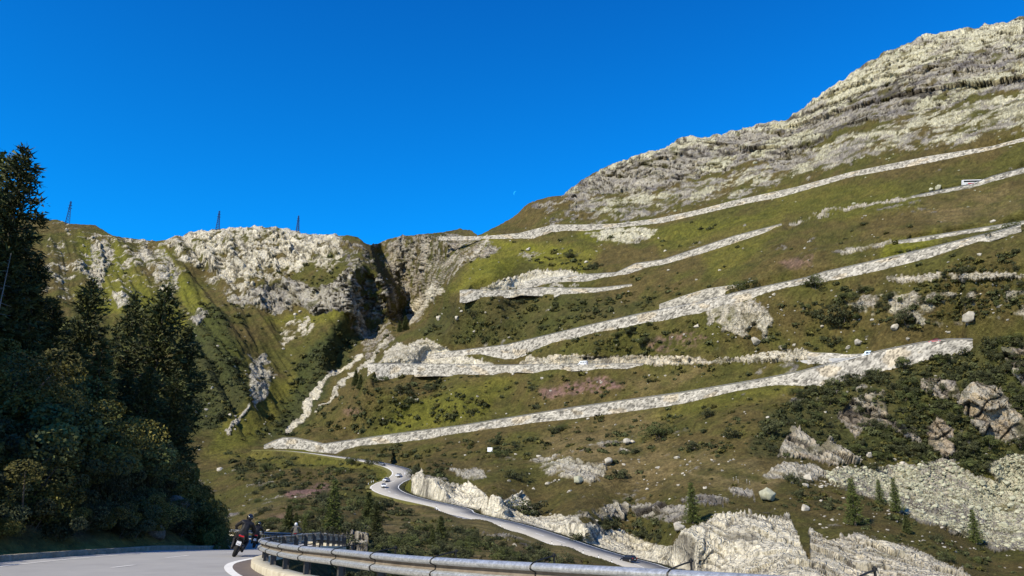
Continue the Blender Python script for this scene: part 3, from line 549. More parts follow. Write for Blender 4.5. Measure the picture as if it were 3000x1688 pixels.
for key, d in W.items():
    x0, x1 = d['bot'][0][0], d['bot'][-1][0]
    xs = [x0]; 
    while xs[-1] < x1:
        Yh = pl(d['Y'], xs[-1]); xs.append(xs[-1]+.75*FS/Yh)
    xs = np.array(xs); xs[-1] = x1; yb = pl(d['bot'], xs); yt = pl(d['top'], xs); Yv = pl(d['Y'], xs)
    kk = np.ones(7)/7
    if len(xs) > 30:
        pad = np.pad(Yv, 3, mode='edge'); Yv = np.convolve(pad, kk, 'valid')
    g, ri, ci = ground(xs, yb+1)
    B = at(xs, yb, Yv); T = at(xs, yt, Yv); T[:, 2] = np.maximum(T[:, 2], B[:, 2]+.6)
    # outward (downhill) normal in plan
    tg = np.gradient(T[:, :2], axis=0); kk2 = 9
    if len(xs) > 30:
        for c in (0, 1): tg[:, c] = np.convolve(np.pad(tg[:, c], kk2, mode='edge'), np.ones(2*kk2+1)/(2*kk2+1), 'valid')
    nr = np.c_[tg[:, 1], -tg[:, 0]]; nr /= np.linalg.norm(nr, axis=1, keepdims=True); sg = np.sign((nr*(-T[:, :2])).sum(1)); nr *= sg[:, None]; nr = np.c_[nr, np.zeros(len(nr))]
    s_ = np.r_[0, np.cumsum(np.linalg.norm(np.diff(T, axis=0), axis=1))]
    rows = 16; V = []; C = []; bsz = 1.25 if key in ('r1',) else 1.0
    hh = T[:, 2]-B[:, 2]
    bottom_extra = 2.2
    for r_ in range(rows+1):
        t_ = r_/rows; z = B[:, 2]-bottom_extra+(hh+bottom_extra)*t_; h_ = z-B[:, 2]
        e, c = worley(np.c_[s_/(bsz*1.6), h_/bsz+s_*.0], 5)
        smooth_ = key in ('r3b',)
        dsp = (.30*(c-.3)*sstep(0, .1, e)-.22*(1-sstep(0, .12, e)))*(0.25 if smooth_ else 1)
        p = np.c_[B[:, 0]+(T[:, 0]-B[:, 0])*t_, B[:, 1], z]+nr*(dsp+.10*(1-t_)*hh/6)[:, None]
        V.append(p)
        base = np.array((.46, .425, .355)) if key not in ('r3b',) else np.array((.42, .385, .31))
        st = fbm(np.c_[s_/18, h_/8, s_*0], 3, 13)
        cc = base*(.22+.85*c[:, None]**.5)*(1-.72*(1-sstep(0.02, .16, e)))[:, None]*(1+.16*st)[:, None]
        cc = cc*np.where(st[:, None] > .25, np.array((1.0, .93, .82)), np.ones(3))
        C.append(cc)
    V = np.array(V); C = np.array(C); a, b = V.shape[:2]; idx = np.arange(a*b).reshape(a, b); F = np.stack([idx[:-1, :-1], idx[:-1, 1:], idx[1:, 1:], idx[1:, :-1]], -1).reshape(-1, 4)
    # thickness: a back row
    Vb = np.array([V[-1]-nr*.7, V[0]-nr*.7]); V2 = np.concatenate([V, Vb]); C2 = np.concatenate([C, C[-1:], C[:1]])
    a = len(V2); idx = np.arange(a*b).reshape(a, b); F = np.stack([idx[:-1, :-1], idx[:-1, 1:], idx[1:, 1:], idx[1:, :-1]], -1).reshape(-1, 4)
    lab, road = WINFO[key]
    wo = thing('stone_wall', lab, 'wall', group='dry stone retaining walls of the mountain road')
    meshobj('stonework', V2.reshape(-1, 3), F, m_wall, wo, attrs={'col': ('FLOAT_COLOR', C2.reshape(-1, 3))})
    def ribbon(name, o0, o1, z0, z1, thick, mt, parent):
        a0 = T+nr*o0; a1_ = T+nr*o1; A_ = np.array([a0+[0, 0, z0], a1_+[0, 0, z0], a1_+[0, 0, z1], a0+[0, 0, z1], a0+[0, 0, z0]]); a, b = A_.shape[:2]; i_ = np.arange(a*b).reshape(a, b)
        F_ = np.stack([i_[:-1, :-1], i_[:-1, 1:], i_[1:, 1:], i_[1:, :-1]], -1).reshape(-1, 4); return meshobj(name, A_.reshape(-1, 3), F_, mt, parent)
    ribbon('coping', .18, -.5, .0, .16, 0, m_cap, wo)
    WALLTOP[key] = (xs, T, nr)
    if road:
        ro = ribbon('hill_road', -.6, -8.2, -.5, .02, 0, m_asph, None); tag(ro, kind='structure')
    if key in ('r1', 'r2', 'r3', 'r4l', 'r5r', 'r5', 'r4'):
        rl = thing('guardrail', {'r1': 'thin steel guardrail along the top of the lowest long stone wall', 'r2': 'steel guardrail on the rounded second bend wall', 'r3': 'steel guardrail on the wall climbing right from the second bend', 'r4l': 'dark guardrail curving round the upper left bend', 'r5r': 'guardrail beside the white coach', 'r5': 'thin guardrail on the wall climbing right from the upper left bend', 'r4': 'guardrail of the thin wall at the right edge'}[key], 'guardrail', group='far guardrails')
        ribbon('rail_beam', -.1, -.22, .55, .85, 0, m_farrail, rl)
        npost = min(90, len(xs)//6); ii = np.linspace(2, len(xs)-3, npost).astype(int); pm = None
        for i_ in ii:
            if pm is None:
                pm = MB().box((0, 0, .4), (.14, .14, .8)).build('rail_post', m_farrail, rl); pp = pm
            else: pp = pm.copy(); COL.objects.link(pp); pp.parent = rl
            pp.location = tuple(T[i_]-nr[i_]*.32)
# ---- the low road on the valley side
m_low = mat('sunlit valley road asphalt', rough=.9, spec=.2); 
m_low = noisy('valley road asphalt', [(.30, .28, .24), (.355, .33, .285)], .25, rough=.9, spec=.2)
m_line = noisy('road paint', [(.8, .79, .74), (.86, .85, .8)], 2, rough=.6)
def strip(name, C_, o0, o1, dz, mt, i0=0, i1=None, parent=None, skirt=0):
    C_ = np.asarray(C_); tg = np.gradient(C_[:, :2], axis=0); nr = np.c_[tg[:, 1], -tg[:, 0]]; nr /= np.linalg.norm(nr, axis=1, keepdims=True)
    o0 = np.broadcast_to(o0, len(C_)); o1 = np.broadcast_to(o1, len(C_))
    A = np.c_[C_[:, :2]+nr*o0[:, None], C_[:, 2]+dz]; B = np.c_[C_[:, :2]+nr*o1[:, None], C_[:, 2]+dz]; A = A[i0:i1]; B = B[i0:i1]; rows_ = [A, B]
    if skirt: rows_ = [A-[0, 0, skirt], A, B, B-[0, 0, skirt]]
    V = np.array(rows_); a, b = V.shape[:2]; idx = np.arange(a*b).reshape(a, b); F = np.stack([idx[:-1, :-1], idx[:-1, 1:], idx[1:, 1:], idx[1:, :-1]], -1).reshape(-1, 4)
    return meshobj(name, V.reshape(-1, 3), F, mt, parent)
hw = HW
lr = strip('valley_road', LC, -hw, hw, 0, m_low, skirt=2.5); tag(lr, kind='structure')
m_verge = noisy('verge grass', [(.07, .07, .014), (.12, .105, .026)], .5, bump=.5)
vg = strip('verge', LC, -hw-2.2, hw+2.2, -.1, m_verge, skirt=2.5); tag(vg, kind='structure')
for s_ in (-1, 1): tag(strip('edge_line', LC, s_*(hw-.35), s_*(hw-.6), .02, m_line), kind='structure')
sl_ = np.r_[0, np.cumsum(np.linalg.norm(np.diff(LC, axis=0), axis=1))]
def sub(C_, s, a, b, n=5): t = np.linspace(a, b, n); return np.stack([np.interp(t, s, C_[:, k]) for k in range(3)], -1)
MV = MB(); d = 0
while d < sl_[-1]-4:
    A = sub(LC, sl_, d, d+5, 4); tg = np.gradient(A[:, :2], axis=0); nr = np.c_[tg[:, 1], -tg[:, 0]]; nr /= np.linalg.norm(nr, axis=1, keepdims=True)
    V = []; 
    for i in range(4): V += [(*(A[i, :2]+nr[i]*.11), A[i, 2]+.02), (*(A[i, :2]-nr[i]*.11), A[i, 2]+.02)]
    MV.add(V, [(2*i, 2*i+1, 2*i+3, 2*i+2) for i in range(3)]); d += 11
tag(MV.build('centre_line', m_line), kind='structure')
# ================================================================== OUR ROAD, BANK, GUARDRAIL
KERB = [(6,-14),(1.8,-6.4),(-4,1),(-9.5,9),(-14,17),(-17,24),(-18,29.5),(-18.1,34.8),(-17.6,41),(-17.7,48),(-19,55),(-21.5,62),(-25,70),(-31,80),(-39,92),(-48,108),(-62,130)]
RAIL = [(14,-7),(9,.5),(6,5),(2.57,9.7),(-1.28,13.9),(-3.6,17.7),(-5.35,20.7),(-7.06,24.5),(-8.3,28),(-8.9,31),(-9.3,37),(-10,46),(-11,55),(-14,64),(-19,76),(-26,90),(-34,108),(-46,128)]
def zr(Y): return np.interp(Y, [-20, 42, 55, 90, 130], [-1.4, -1.4, -1.78, -2.0, -2.0])
def poly3(P, n):
    C_ = spline(np.array([(x, y, 0) for x, y in P], float), 12); s = np.r_[0, np.cumsum(np.linalg.norm(np.diff(C_, axis=0), axis=1))]; t = np.linspace(0, s[-1], n)
    o = np.stack([np.interp(t, s, C_[:, k]) for k in range(3)], -1); o[:, 2] = zr(o[:, 1]); return o
KC = poly3(KERB, 240); RC = poly3(RAIL, 240)
m_road = mat('near asphalt', rough=.85, spec=.25); bs = m_road.node_tree.nodes['Principled BSDF']
m_road = noisy('near asphalt', [(.25, .24, .225), (.30, .29, .27), (.345, .33, .305)], .35, rough=.85, spec=.3, bump=.25, bscale=60, dist=.01, detail=10, nr=.75)
m_shoulder = noisy('brown shoulder asphalt', [(.11, .09, .08), (.15, .12, .10)], 3, rough=.9, bump=.2, bscale=50, dist=.01)
m_paint = noisy('worn road paint', [(.62, .6, .55), (.78, .76, .7)], 6, rough=.6)
m_conc = noisy('weathered concrete', [(.30, .27, .20), (.42, .385, .29), (.48, .45, .36)], 2.5, rough=.9, bump=.3, bscale=25, dist=.02)
m_kerb = noisy('mossy kerb stone', [(.16, .14, .10), (.30, .27, .21)], 3, rough=.95, bump=.3)
def between(A, B, t): return A*(1-t)+B*t
V = np.array([between(KC, RC, t) for t in np.linspace(0, 1, 8)]); a, b = V.shape[:2]; idx = np.arange(a*b).reshape(a, b)
rd = meshobj('road', V.reshape(-1, 3), np.stack([idx[:-1, :-1], idx[1:, :-1], idx[1:, 1:], idx[:-1, 1:]], -1).reshape(-1, 4), m_road); tag(rd, kind='structure')
# rail side normal toward the road
tgr = np.gradient(RC[:, :2], axis=0); NRM = np.c_[-tgr[:, 1], tgr[:, 0]]; NRM /= np.linalg.norm(NRM, axis=1, keepdims=True)   # left of travel = road side
def off(o, z, C_=None, Nn=None):
    C_ = RC if C_ is None else C_; Nn = NRM if Nn is None else Nn
    P = C_.copy(); P[:, :2] += Nn*o; P[:, 2] += z; return P
def loft(name, prof, mt, parent=None, C_=None, Nn=None, close=False, smooth=False, i0=0, i1=None):
    rows = [off(o, z, C_, Nn)[i0:i1] for o, z in prof]
    if close: rows.append(rows[0])
    V = np.array(rows); a, b = V.shape[:2]; idx = np.arange(a*b).reshape(a, b)
    return meshobj(name, V.reshape(-1, 3), np.stack([idx[:-1, :-1], idx[:-1, 1:], idx[1:, 1:], idx[1:, :-1]], -1).reshape(-1, 4), mt, parent, smooth)
tag(loft('road_shoulder', [(.28, .006), (.85, .006)], m_shoulder), kind='structure')
tag(loft('edge_line', [(.85, .01), (1.10, .01)], m_paint), kind='structure')
pln = loft('concrete_plinth', [(.30, -.5), (.30, .17), (.27, .2), (-.16, .2), (-.18, .17), (-.18, -2.5)], m_conc); tag(pln, 'pale concrete ledge under the near steel guardrail', 'concrete ledge')
tgk = np.gradient(KC[:, :2], axis=0); NK = np.c_[-tgk[:, 1], tgk[:, 0]]; NK /= np.linalg.norm(NK, axis=1, keepdims=True)
kb = loft('kerb', [(0, -.2), (0, .19), (.03, .22), (.30, .22), (.32, -.2)], m_kerb, None, KC, NK); tag(kb, 'dark stone kerb along the shaded left side of the road', 'kerb')
def onroad(x, y, dz=0):
    Yv = 30.
    for _ in range(30):
        P = at(x, y, Yv); m_ = P[2]/Yv; Yv = (zr(Yv)+dz)/m_
    P = at(x, y, Yv); return P
ML = MB()
for (x0, y0, x1, y1) in [(327, 1664, 395, 1656), (487, 1635, 552, 1628), (650, 1621.5, 690, 1619.5)]:
    A_ = onroad(x0, y0); B_ = onroad(x1, y1); hw_ = .07
    ML.add([(A_[0]-hw_, A_[1], A_[2]+.01), (A_[0]+hw_, A_[1], A_[2]+.01), (B_[0]+hw_, B_[1], B_[2]+.01), (B_[0]-hw_, B_[1], B_[2]+.01)], [(0, 1, 2, 3)])
for (xc, yc, yl) in [(-13.2, 45, 2.5), (-13.7, 52, 2.5), (-15.2, 58.5, 2.5), (-17.5, 65, 2.5), (-9.6, 19.5, 2.2), (-5.5, 12.5, 2.2)]:
    z_ = float(zr(yc))+.01; k_ = (-.15 if yc > 40 else -.45)*yl*.5
    if yc > 55: k_ = -.35*yl*.5
    ML.add([(xc-.07-k_, yc-yl/2, z_), (xc+.07-k_, yc-yl/2, z_), (xc+.07+k_, yc+yl/2, float(zr(yc+yl/2))+.01), (xc-.07+k_, yc+yl/2, float(zr(yc+yl/2))+.01)], [(0, 1, 2, 3)])
tag(ML.build('lane_marking', m_paint), kind='structure')
tag(loft('edge_line', [(-1.35, .01), (-1.5, .01)], m_paint, None, KC, NK), kind='structure')
# ---- steel guardrail
m_steel = noisy('galvanised steel', [(.26, .27, .27), (.48, .50, .50), (.72, .74, .74)], 16, rough=.38, metal=.6, spec=.5, bump=.10, bscale=22, dist=.02, detail=9, nr=.7)
m_rust = mat('dull steel post', (.10, .095, .09), .6, .6); m_dk = mat('dark spring steel strap', (.035, .035, .035), .45, .7)
H0 = .83
prof = [(-.05, H0-.03), (-.01, H0), (.07, H0-.005), (.12, H0-.035), (.135, H0-.07), (.12, H0-.09), (.045, H0-.115), (.025, H0-.13), (.025, H0-.185), (.045, H0-.20), (.12, H0-.225), (.135, H0-.25), (.12, H0-.30), (.06, H0-.325), (.01, H0-.335)]
def resample(P, step):
    s = np.r_[0, np.cumsum(np.linalg.norm(np.diff(P, axis=0), axis=1))]; t = np.arange(0, s[-1], step); return np.stack([np.interp(t, s, P[:, k]) for k in range(P.shape[1])], -1), t
near = thing('guardrail', 'galvanised double wave steel guardrail with dark straps beside the near road', 'guardrail', (0, 0, 0))
bm_ = loft('rail_beam', prof, m_steel, near, smooth=True); so_ = bm_.modifiers.new('t', 'SOLIDIFY'); so_.thickness = .006
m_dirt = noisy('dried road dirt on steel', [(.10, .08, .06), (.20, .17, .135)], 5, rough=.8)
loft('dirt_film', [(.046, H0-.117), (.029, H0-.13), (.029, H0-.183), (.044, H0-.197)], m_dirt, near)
PR_, _t = resample(np.c_[RC, NRM], 2.35)
post0 = MB().box((0, 0, 0), (.012, .16, .78)).box((0, .07, 0), (.09, .012, .78)).box((0, -.07, 0), (.09, .012, .78)).build('post', m_rust, near)
strap_pts = [Vector((o+.012 if o > 0 else o, 0, z)) for o, z in prof[2:]][::-1]
strap_pts = [Vector((.0, 0, H0-.33))]+strap_pts+[Vector((-.05, 0, H0+.03)), Vector((-.22, 0, H0+.06)), Vector((-.40, 0, H0+.085))]
st0 = MB().tube(strap_pts, .011, 6).build('strap', m_dk, near)
bo0 = MB().tube([(-.36, 0, H0-.06), (-.36, 0, H0+.12)], .014, 6).disc((-.36, 0, H0+.09), (0, 0, 1), .028, .03, 8).box((-.36, 0, H0-.12), (.05, .03, .2)).build('bolt', m_dk, near)
first = True
for r_ in PR_:
    P = Vector(r_[:3]); nn_ = Vector((r_[3], r_[4], 0)); ang = math.atan2(nn_.y, nn_.x)
    if P.y > 100 or P.y < -3: continue
    for proto, o_, z_ in ((post0, -.10, .44), (st0, 0, 0), (bo0, 0, 0)):
        if proto is not post0 and P.y > 62: continue
        c_ = proto if first else proto.copy()
        if not first: COL.objects.link(c_); c_.parent = near
        c_.location = P+nn_*o_+Vector((0, 0, z_)); c_.rotation_euler = (0, 0, ang if proto is not post0 else ang+math.pi/2)
    first = False
# ---- left bank
gx = np.arange(-125, -4, .7); gy = np.arange(-25, 165, .8); GX, GY = np.meshgrid(gx, gy, indexing='ij'); bx = GX.ravel(); by = GY.ravel()
kx, ky = KC[:, 0], KC[:, 1]
def bank(bx, by):
    dm = np.full(len(bx), 1e9); sd = np.zeros(len(bx)); ym = np.zeros(len(bx))
    for j in range(0, len(kx)-1):
        ax_, ay_, cx_, cy_ = kx[j], ky[j], kx[j+1], ky[j+1]; ux, uy = cx_-ax_, cy_-ay_; L2 = ux*ux+uy*uy
        t = np.clip(((bx-ax_)*ux+(by-ay_)*uy)/L2, 0, 1); dx, dy = bx-ax_-t*ux, by-ay_-t*uy; d_ = np.hypot(dx, dy); c_ = d_ < dm
        dm = np.where(c_, d_, dm); sd = np.where(c_, np.sign(ux*dy-uy*dx), sd); ym = np.where(c_, ay_+t*uy, ym)
    d_ = dm*sd; e = np.clip(d_-1.3, 0, None)
    P_ = np.c_[bx, by, bx*0]
    z = zr(ym)+.1+np.where(e < 7, .80*e, 5.6+.60*(e-7)); z = z+sstep(0, 3, e)*(1.0*fbm(P_/9, 4, 201)+.25*fbm(P_/2, 3, 203))+.04*fbm(P_/.9, 2, 204)
    z = np.where(d_ < .25, zr(ym)-.3-np.clip(.25-d_, 0, 3), z)
    return z, d_, ym
def bank_at(X, Y): return float(bank(np.array([X]), np.array([Y]))[0][0])
bz, bd, bym = bank(bx, by)
bz = np.where(by > 120, bz-.5*(by-120), bz)
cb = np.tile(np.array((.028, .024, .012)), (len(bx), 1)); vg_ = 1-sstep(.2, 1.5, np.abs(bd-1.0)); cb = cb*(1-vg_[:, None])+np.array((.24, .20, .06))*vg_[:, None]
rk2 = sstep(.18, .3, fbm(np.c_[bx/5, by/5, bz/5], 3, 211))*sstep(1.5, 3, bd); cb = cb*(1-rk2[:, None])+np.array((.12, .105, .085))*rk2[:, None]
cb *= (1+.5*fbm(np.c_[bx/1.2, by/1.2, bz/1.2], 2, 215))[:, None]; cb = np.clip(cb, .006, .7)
sh2 = GX.shape; idx = np.arange(len(bx)).reshape(sh2); Fb = np.stack([idx[:-1, :-1], idx[1:, :-1], idx[1:, 1:], idx[:-1, 1:]], -1).reshape(-1, 4)
ok = (bd.reshape(sh2)[:-1, :-1].ravel() > -.8) & (bd.reshape(sh2)[1:, 1:].ravel() > -.8) & (bd.reshape(sh2)[:-1, :-1].ravel() < 70)
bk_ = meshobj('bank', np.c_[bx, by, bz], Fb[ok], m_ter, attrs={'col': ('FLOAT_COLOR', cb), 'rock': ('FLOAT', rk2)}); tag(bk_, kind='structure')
# ---- slope dropping to the right of the guardrail
fx = []
for o, z in [(-.17, .0), (-2, -1.2), (-6, -4.5), (-14, -11), (-30, -22), (-60, -34)]: fx.append(off(o, z))
V = np.array(fx); V[2:, :, 2] += 0; a, b = V.shape[:2]; idx = np.arange(a*b).reshape(a, b)
fc = np.tile(np.array((.05, .05, .018)), (a*b, 1))*(1+.4*fbm(V.reshape(-1, 3)/1.5, 3, 221))[:, None]
tag(meshobj('embankment', V.reshape(-1, 3), np.stack([idx[:-1, :-1], idx[1:, :-1], idx[1:, 1:], idx[:-1, 1:]], -1).reshape(-1, 4), m_ter, attrs={'col': ('FLOAT_COLOR', fc), 'rock': ('FLOAT', np.zeros(a*b))}), kind='structure')
# ================================================================== PLANTS
def leafmat(name, cols, trans=.0):
    m = noisy(name, cols, .7, rough=.7, spec=.2, attr='tint'); return m
m_pine = leafmat('dark pine needles', [(.032, .038, .012), (.065, .072, .020)]); m_spruce = leafmat('spruce needles', [(.045, .056, .018), (.080, .088, .024)])
m_larch = leafmat('larch needles', [(.055, .075, .018), (.10, .115, .026)]); m_leaf = leafmat('alder leaves', [(.050, .050, .012), (.105, .095, .020), (.18, .145, .035)])
m_leafd = leafmat('dark shrub leaves', [(.032, .038, .016), (.066, .068, .026)]); m_bark = noisy('bark', [(.06, .05, .04), (.13, .11, .09)], 4, rough=.95)
m_dead = noisy('bleached dead wood', [(.16, .14, .12), (.3, .27, .24)], 5)
def tris_mesh(name, C_, D1, D2, tint, mt, parent):
    V = np.stack([C_-D2*.5, C_+D2*.5, C_+D1], 1).reshape(-1, 3); F = np.arange(len(V)).reshape(-1, 3)
    return meshobj(name, V, F, mt, parent, attrs={'tint': ('FLOAT_COLOR', np.repeat(tint, 3, 0))})
def rnd(n): v = RNG.normal(size=(n, 3)); return v/np.linalg.norm(v, axis=1, keepdims=True)
def conifer(name, label, h, rad, nb, per, tuft, prof, droop, mt, bark=m_bark, tl=.42, low=.06):
    t0 = thing(name, label, 'tree'); tr = MB().tube([(0, 0, -1), (0.05, 0, h*.4), (0, .05, h*.97)], [h*.016+.05, h*.010+.04, .02], 7)
    P = []; 
    for i in range(nb):
        t = low+(1-low)*(i+.5)/nb; z = t*h; ln = rad*prof(t)*RNG.uniform(.65, 1.15); az = i*2.399+RNG.uniform(-.4, .4)
        d = np.array([math.cos(az), math.sin(az), 0]); n_ = max(2, int(per*ln/rad)+1)
        if ln > .7: e_ = d*ln*.9; tr.tube([(0, 0, z), (e_[0]*.5, e_[1]*.5, z-droop*ln*.2), (e_[0], e_[1], z-droop*ln*.55)], [.035, .022, .01], 4, False)
        for k in range(n_):
            s = (k+RNG.uniform(.3, 1))/n_; lat = np.array([-d[1], d[0], 0])*RNG.uniform(-1, 1)*ln*.26*s
            P.append(np.r_[(d*ln*s+lat)[:2], z-droop*ln*s*s*.6+RNG.uniform(-.12, .12)])
    tr.build('trunk', bark, t0)
    P = np.array(P); P = np.repeat(P, tuft, 0)+RNG.normal(size=(len(P)*tuft, 3))*tl*.38; n = len(P)
    rad_ = P*[1, 1, 0]; rad_ /= np.linalg.norm(rad_, axis=1, keepdims=True)+1e-6
    D1 = (rnd(n)*.8+rad_*.75+np.array([0, 0, .12-droop*.3])); D1 *= tl*RNG.uniform(.6, 1.2, (n, 1)); D2 = np.cross(D1, rnd(n)); D2 *= (.42*tl)/(np.linalg.norm(D2, axis=1, keepdims=True)+1e-6)
    ti = np.repeat(RNG.uniform(.6, 1.5, (n//tuft, 1)), tuft, 0)*RNG.uniform(.8, 1.2, (n, 1))*np.array([[1, 1, 1]])
    tris_mesh('crown', P, D1, D2, ti, mt, t0); return t0
pine_prof = lambda t: (min(1, .55+1.6*(1-t))*(1-.0*t))*(1 if t < .86 else max(.12, (1.0-t)/.14*.8+.2))*(.75+.25*math.sin(t*37))
cone_prof = lambda t: (1-t)**.85*(1 if t > .12 else .6+t*3)+.03
PROTO = {}
def park(o): o.location = (0, 0, -500); return o
PROTO['pine'] = conifer('pine_tree', 'x', 16, 2.7, 125, 9, 11, pine_prof, -.15, m_pine, tl=.42)
PROTO['spruce'] = conifer('spruce_tree', 'x', 12, 2.5, 130, 8, 9, cone_prof, .55, m_spruce, tl=.36)
PROTO['larch'] = conifer('larch_tree', 'x', 12, 2.3, 95, 8, 9, cone_prof, .35, m_larch, tl=.40)
PROTO['fir'] = conifer('spruce_tree', 'x', 12, 2.6, 120, 8, 10, cone_prof, .4, m_spruce, tl=.55)
def bush(name, label, mt, n=1500, leaf=.17, seed=0, flat=.75):
    t0 = thing(name, label, 'shrub'); nb = 16; C_ = RNG.normal(size=(nb, 3))*[.52, .52, .28]+[0, 0, .55]; r = RNG.uniform(.16, .48, nb); C_[:, 2] = np.clip(C_[:, 2], .15, 1.15)
    k = RNG.integers(0, nb, n); P = C_[k]+rnd(n)*(r[k]*RNG.uniform(.7, 1.08, n)**.5)[:, None]*[1, 1, flat]; P[:, 2] = np.abs(P[:, 2])
    up = rnd(n)*.9+(P-[0, 0, .3])*.7; D1 = np.cross(up, rnd(n)); D1 /= np.linalg.norm(D1, axis=1, keepdims=True)+1e-6; D2 = np.cross(up, D1); D2 /= np.linalg.norm(D2, axis=1, keepdims=True)+1e-6
    s_ = leaf*RNG.uniform(.6, 1.3, (n, 1))*.5; V = np.stack([P-D1*s_, P-D2*s_*.6, P+D1*s_, P+D2*s_*.6], 1).reshape(-1, 3)
    ti = RNG.uniform(.55, 1.5, (nb, 1))[k]*RNG.uniform(.75, 1.25, (n, 1))*np.ones((1, 3))
    meshobj('foliage', V, np.arange(4*n).reshape(-1, 4), mt, t0, attrs={'tint': ('FLOAT_COLOR', np.repeat(ti, 4, 0))})
    st = MB()
    for q_ in range(6): c = C_[q_]; st.tube([(0, 0, -.3), (c[0]*.5, c[1]*.5, c[2]*.4), tuple(c)], [.03, .02, .008], 4, False)
    st.build('stem', m_bark, t0); return t0
for i in range(3): PROTO['alder%d' % i] = bush('alder_bush', 'x', m_leaf, 8000, .062)
for i in range(3): PROTO['dark%d' % i] = bush('dwarf_shrub', 'x', m_leafd, 2200, .12)
for i in range(2): PROTO['mix%d' % i] = bush('green_shrub', 'x', m_spruce, 4500, .08)
for i in range(3): PROTO['road%d' % i] = bush('roadside_bush', 'x', m_leafd, 3500, .09)
for i in range(3): PROTO['juni%d' % i] = bush('juniper_bush', 'x', m_leafd, 3000, .10)  # plain dark-leaved shrub of no set species, used for the large shrubs
for p_ in list(PROTO.values()): park(p_)
def place(kind, X, Y, z, h, lab, group, base_h, wide=1.0, rz=None):
    s = h/base_h; o = copy_tree(PROTO[kind], (X, Y, z), RNG.uniform(0, 6.28) if rz is None else rz, (s*wide, s*wide, s), lab, group); return o
ii_ = 0
for r_ in range(60, 176, 4):
    P_ = RC[r_]; n_ = NRM[r_]; o_ = -RNG.uniform(1.5, 3.2)
    if P_[1] > 75 or P_[1] < 8: continue
    ii_ += 1; sz_ = RNG.uniform(.6, .95); copy_tree(PROTO['dark%d' % (ii_ % 3)], (P_[0]+n_[0]*o_, P_[1]+n_[1]*o_, P_[2]-.9+o_*.35), RNG.uniform(0, 6), (sz_*1.4, sz_*1.4, sz_*.9), 'low shrub just below the concrete ledge of the near guardrail', 'shrubs under the near guardrail')
jj = 0
for r_ in range(34, 190):     # dense low growth along the foot of the bank
    P_ = KC[r_]; n_ = NK[r_]
    if P_[1] < 18 or P_[1] > 92: continue
    for o_ in (RNG.uniform(2.0, 2.9), RNG.uniform(3.3, 4.8), RNG.uniform(5, 7)):
        if RNG.random() < .38: continue
        jj += 1; X_, Y_ = P_[0]+n_[0]*o_, P_[1]+n_[1]*o_; sz_ = RNG.uniform(.55, 1.0)*(1+.12*o_); kd = ('road%d' % (jj % 3))
        copy_tree(PROTO[kd], (X_, Y_, bank_at(X_, Y_)-.15), RNG.uniform(0, 6), (sz_, sz_, sz_*1.05), 'low shady bush at the foot of the left bank, along the kerb', 'bushes along the kerb')
for x_, y_, Y_, h_ in [(585, 1400, 57, 0), (618, 1460, 56, 0), (645, 1505, 55, 0), (590, 1370, 62, 0), (570, 1330, 66, 0), (655, 1550, 52, 0), (625, 1500, 54, 0)]:
    T_ = at(x_, y_, Y_); z0 = bank_at(T_[0], Y_); h_ = max(1.5, T_[2]-z0); s_ = h_/1.15
    copy_tree(PROTO['alder%d' % (x_ % 3)], (T_[0], Y_, z0-.2), x_, (min(s_*.6, 1.7), min(s_*.6, 1.7), s_*.8), 'tall leafy bush at the right end of the wood, behind the nearest motorcyclist', 'bushes behind the nearest motorcyclist')
# trees on the left bank: pixel x, top pixel y, Y, kind, width, label
LT = [(75,438,58,'pine',.98,'tallest dark pine at the left edge, its top above everything else'),(22,455,63,'larch',1.2,'thin topped larch just left of the tallest pine'),(-30,520,55,'spruce',1.3,'broad greenish spruce cut by the left edge'),
 (118,760,66,'pine',.8,'short dark pine at the right foot of the tallest pine'),(272,822,86,'pine',1.0,'pointed pine standing alone against the brown ridge, left of three'),(397,862,92,'pine',.85,'narrow pine between the two larger ones'),
 (488,848,80,'pine',1.2,'wide dark pine at the right end of the wood, nearest the valley'),(556,960,84,'pine',.8,'smaller pine leaning on the right side of the widest one'),(305,1000,60,'spruce',1.2,'lighter green spruce low in the middle of the wood'),
 (195,950,78,'spruce',.9,'half hidden spruce between the lone pine and the left trees'),(345,960,96,'spruce',.9,'small spruce behind the narrow pine'),(440,940,98,'spruce',.9,'dark spruce behind the widest pine'),(440,1080,66,'pine',.9,'low dark pine in front of the widest pine'),
 (60,700,66,'pine',1.2,'dark pine behind the broad spruce at the left edge'),(160,880,70,'pine',.9,'dark pine filling the gap right of the tallest pine'),(230,1010,68,'pine',.9,'shaded pine left of the lighter spruce'),(520,1090,72,'pine',.85,'shaded pine at the right margin of the wood'),(380,1090,70,'pine',.9,'shaded pine right of the lighter spruce'),
 (140,1000,60,'spruce',1.0,'shaded spruce above the roadside alders at the left')]
hts = {'pine': 16, 'spruce': 12, 'larch': 12}
for x, ty, Yv, kd, wd, lab in LT:
    T_ = at(x, ty, Yv); z0 = bank_at(T_[0], Yv); h = max(3, T_[2]-z0); place(kd, T_[0], Yv, z0, h, lab, 'conifers of the left wood', hts[kd], wd*min(1.6, (hts[kd]/h)**.5))
for i in range(88):     # unseen pines uphill in the wood, added to shade the bank
    Yv = RNG.uniform(14, 64) if i < 60 else RNG.uniform(12, 44); X_ = np.interp(Yv, [p[1] for p in KERB[1:]], [p[0] for p in KERB[1:]])-RNG.uniform(18, 52)
    xx, yy = pix(np.array([X_, Yv, bank_at(X_, Yv)+12])) if Yv > 2 else (-9, 0)
    X_ = min(X_-6, -(.66*Yv+3.5)-24*RNG.random()**1.3)
    place('pine', X_, Yv, bank_at(X_, Yv)-.3, RNG.uniform(11, 17), 'pine of the wood beyond the left edge, added to shade the bank', 'pines further up the left bank', 16, 1.35)
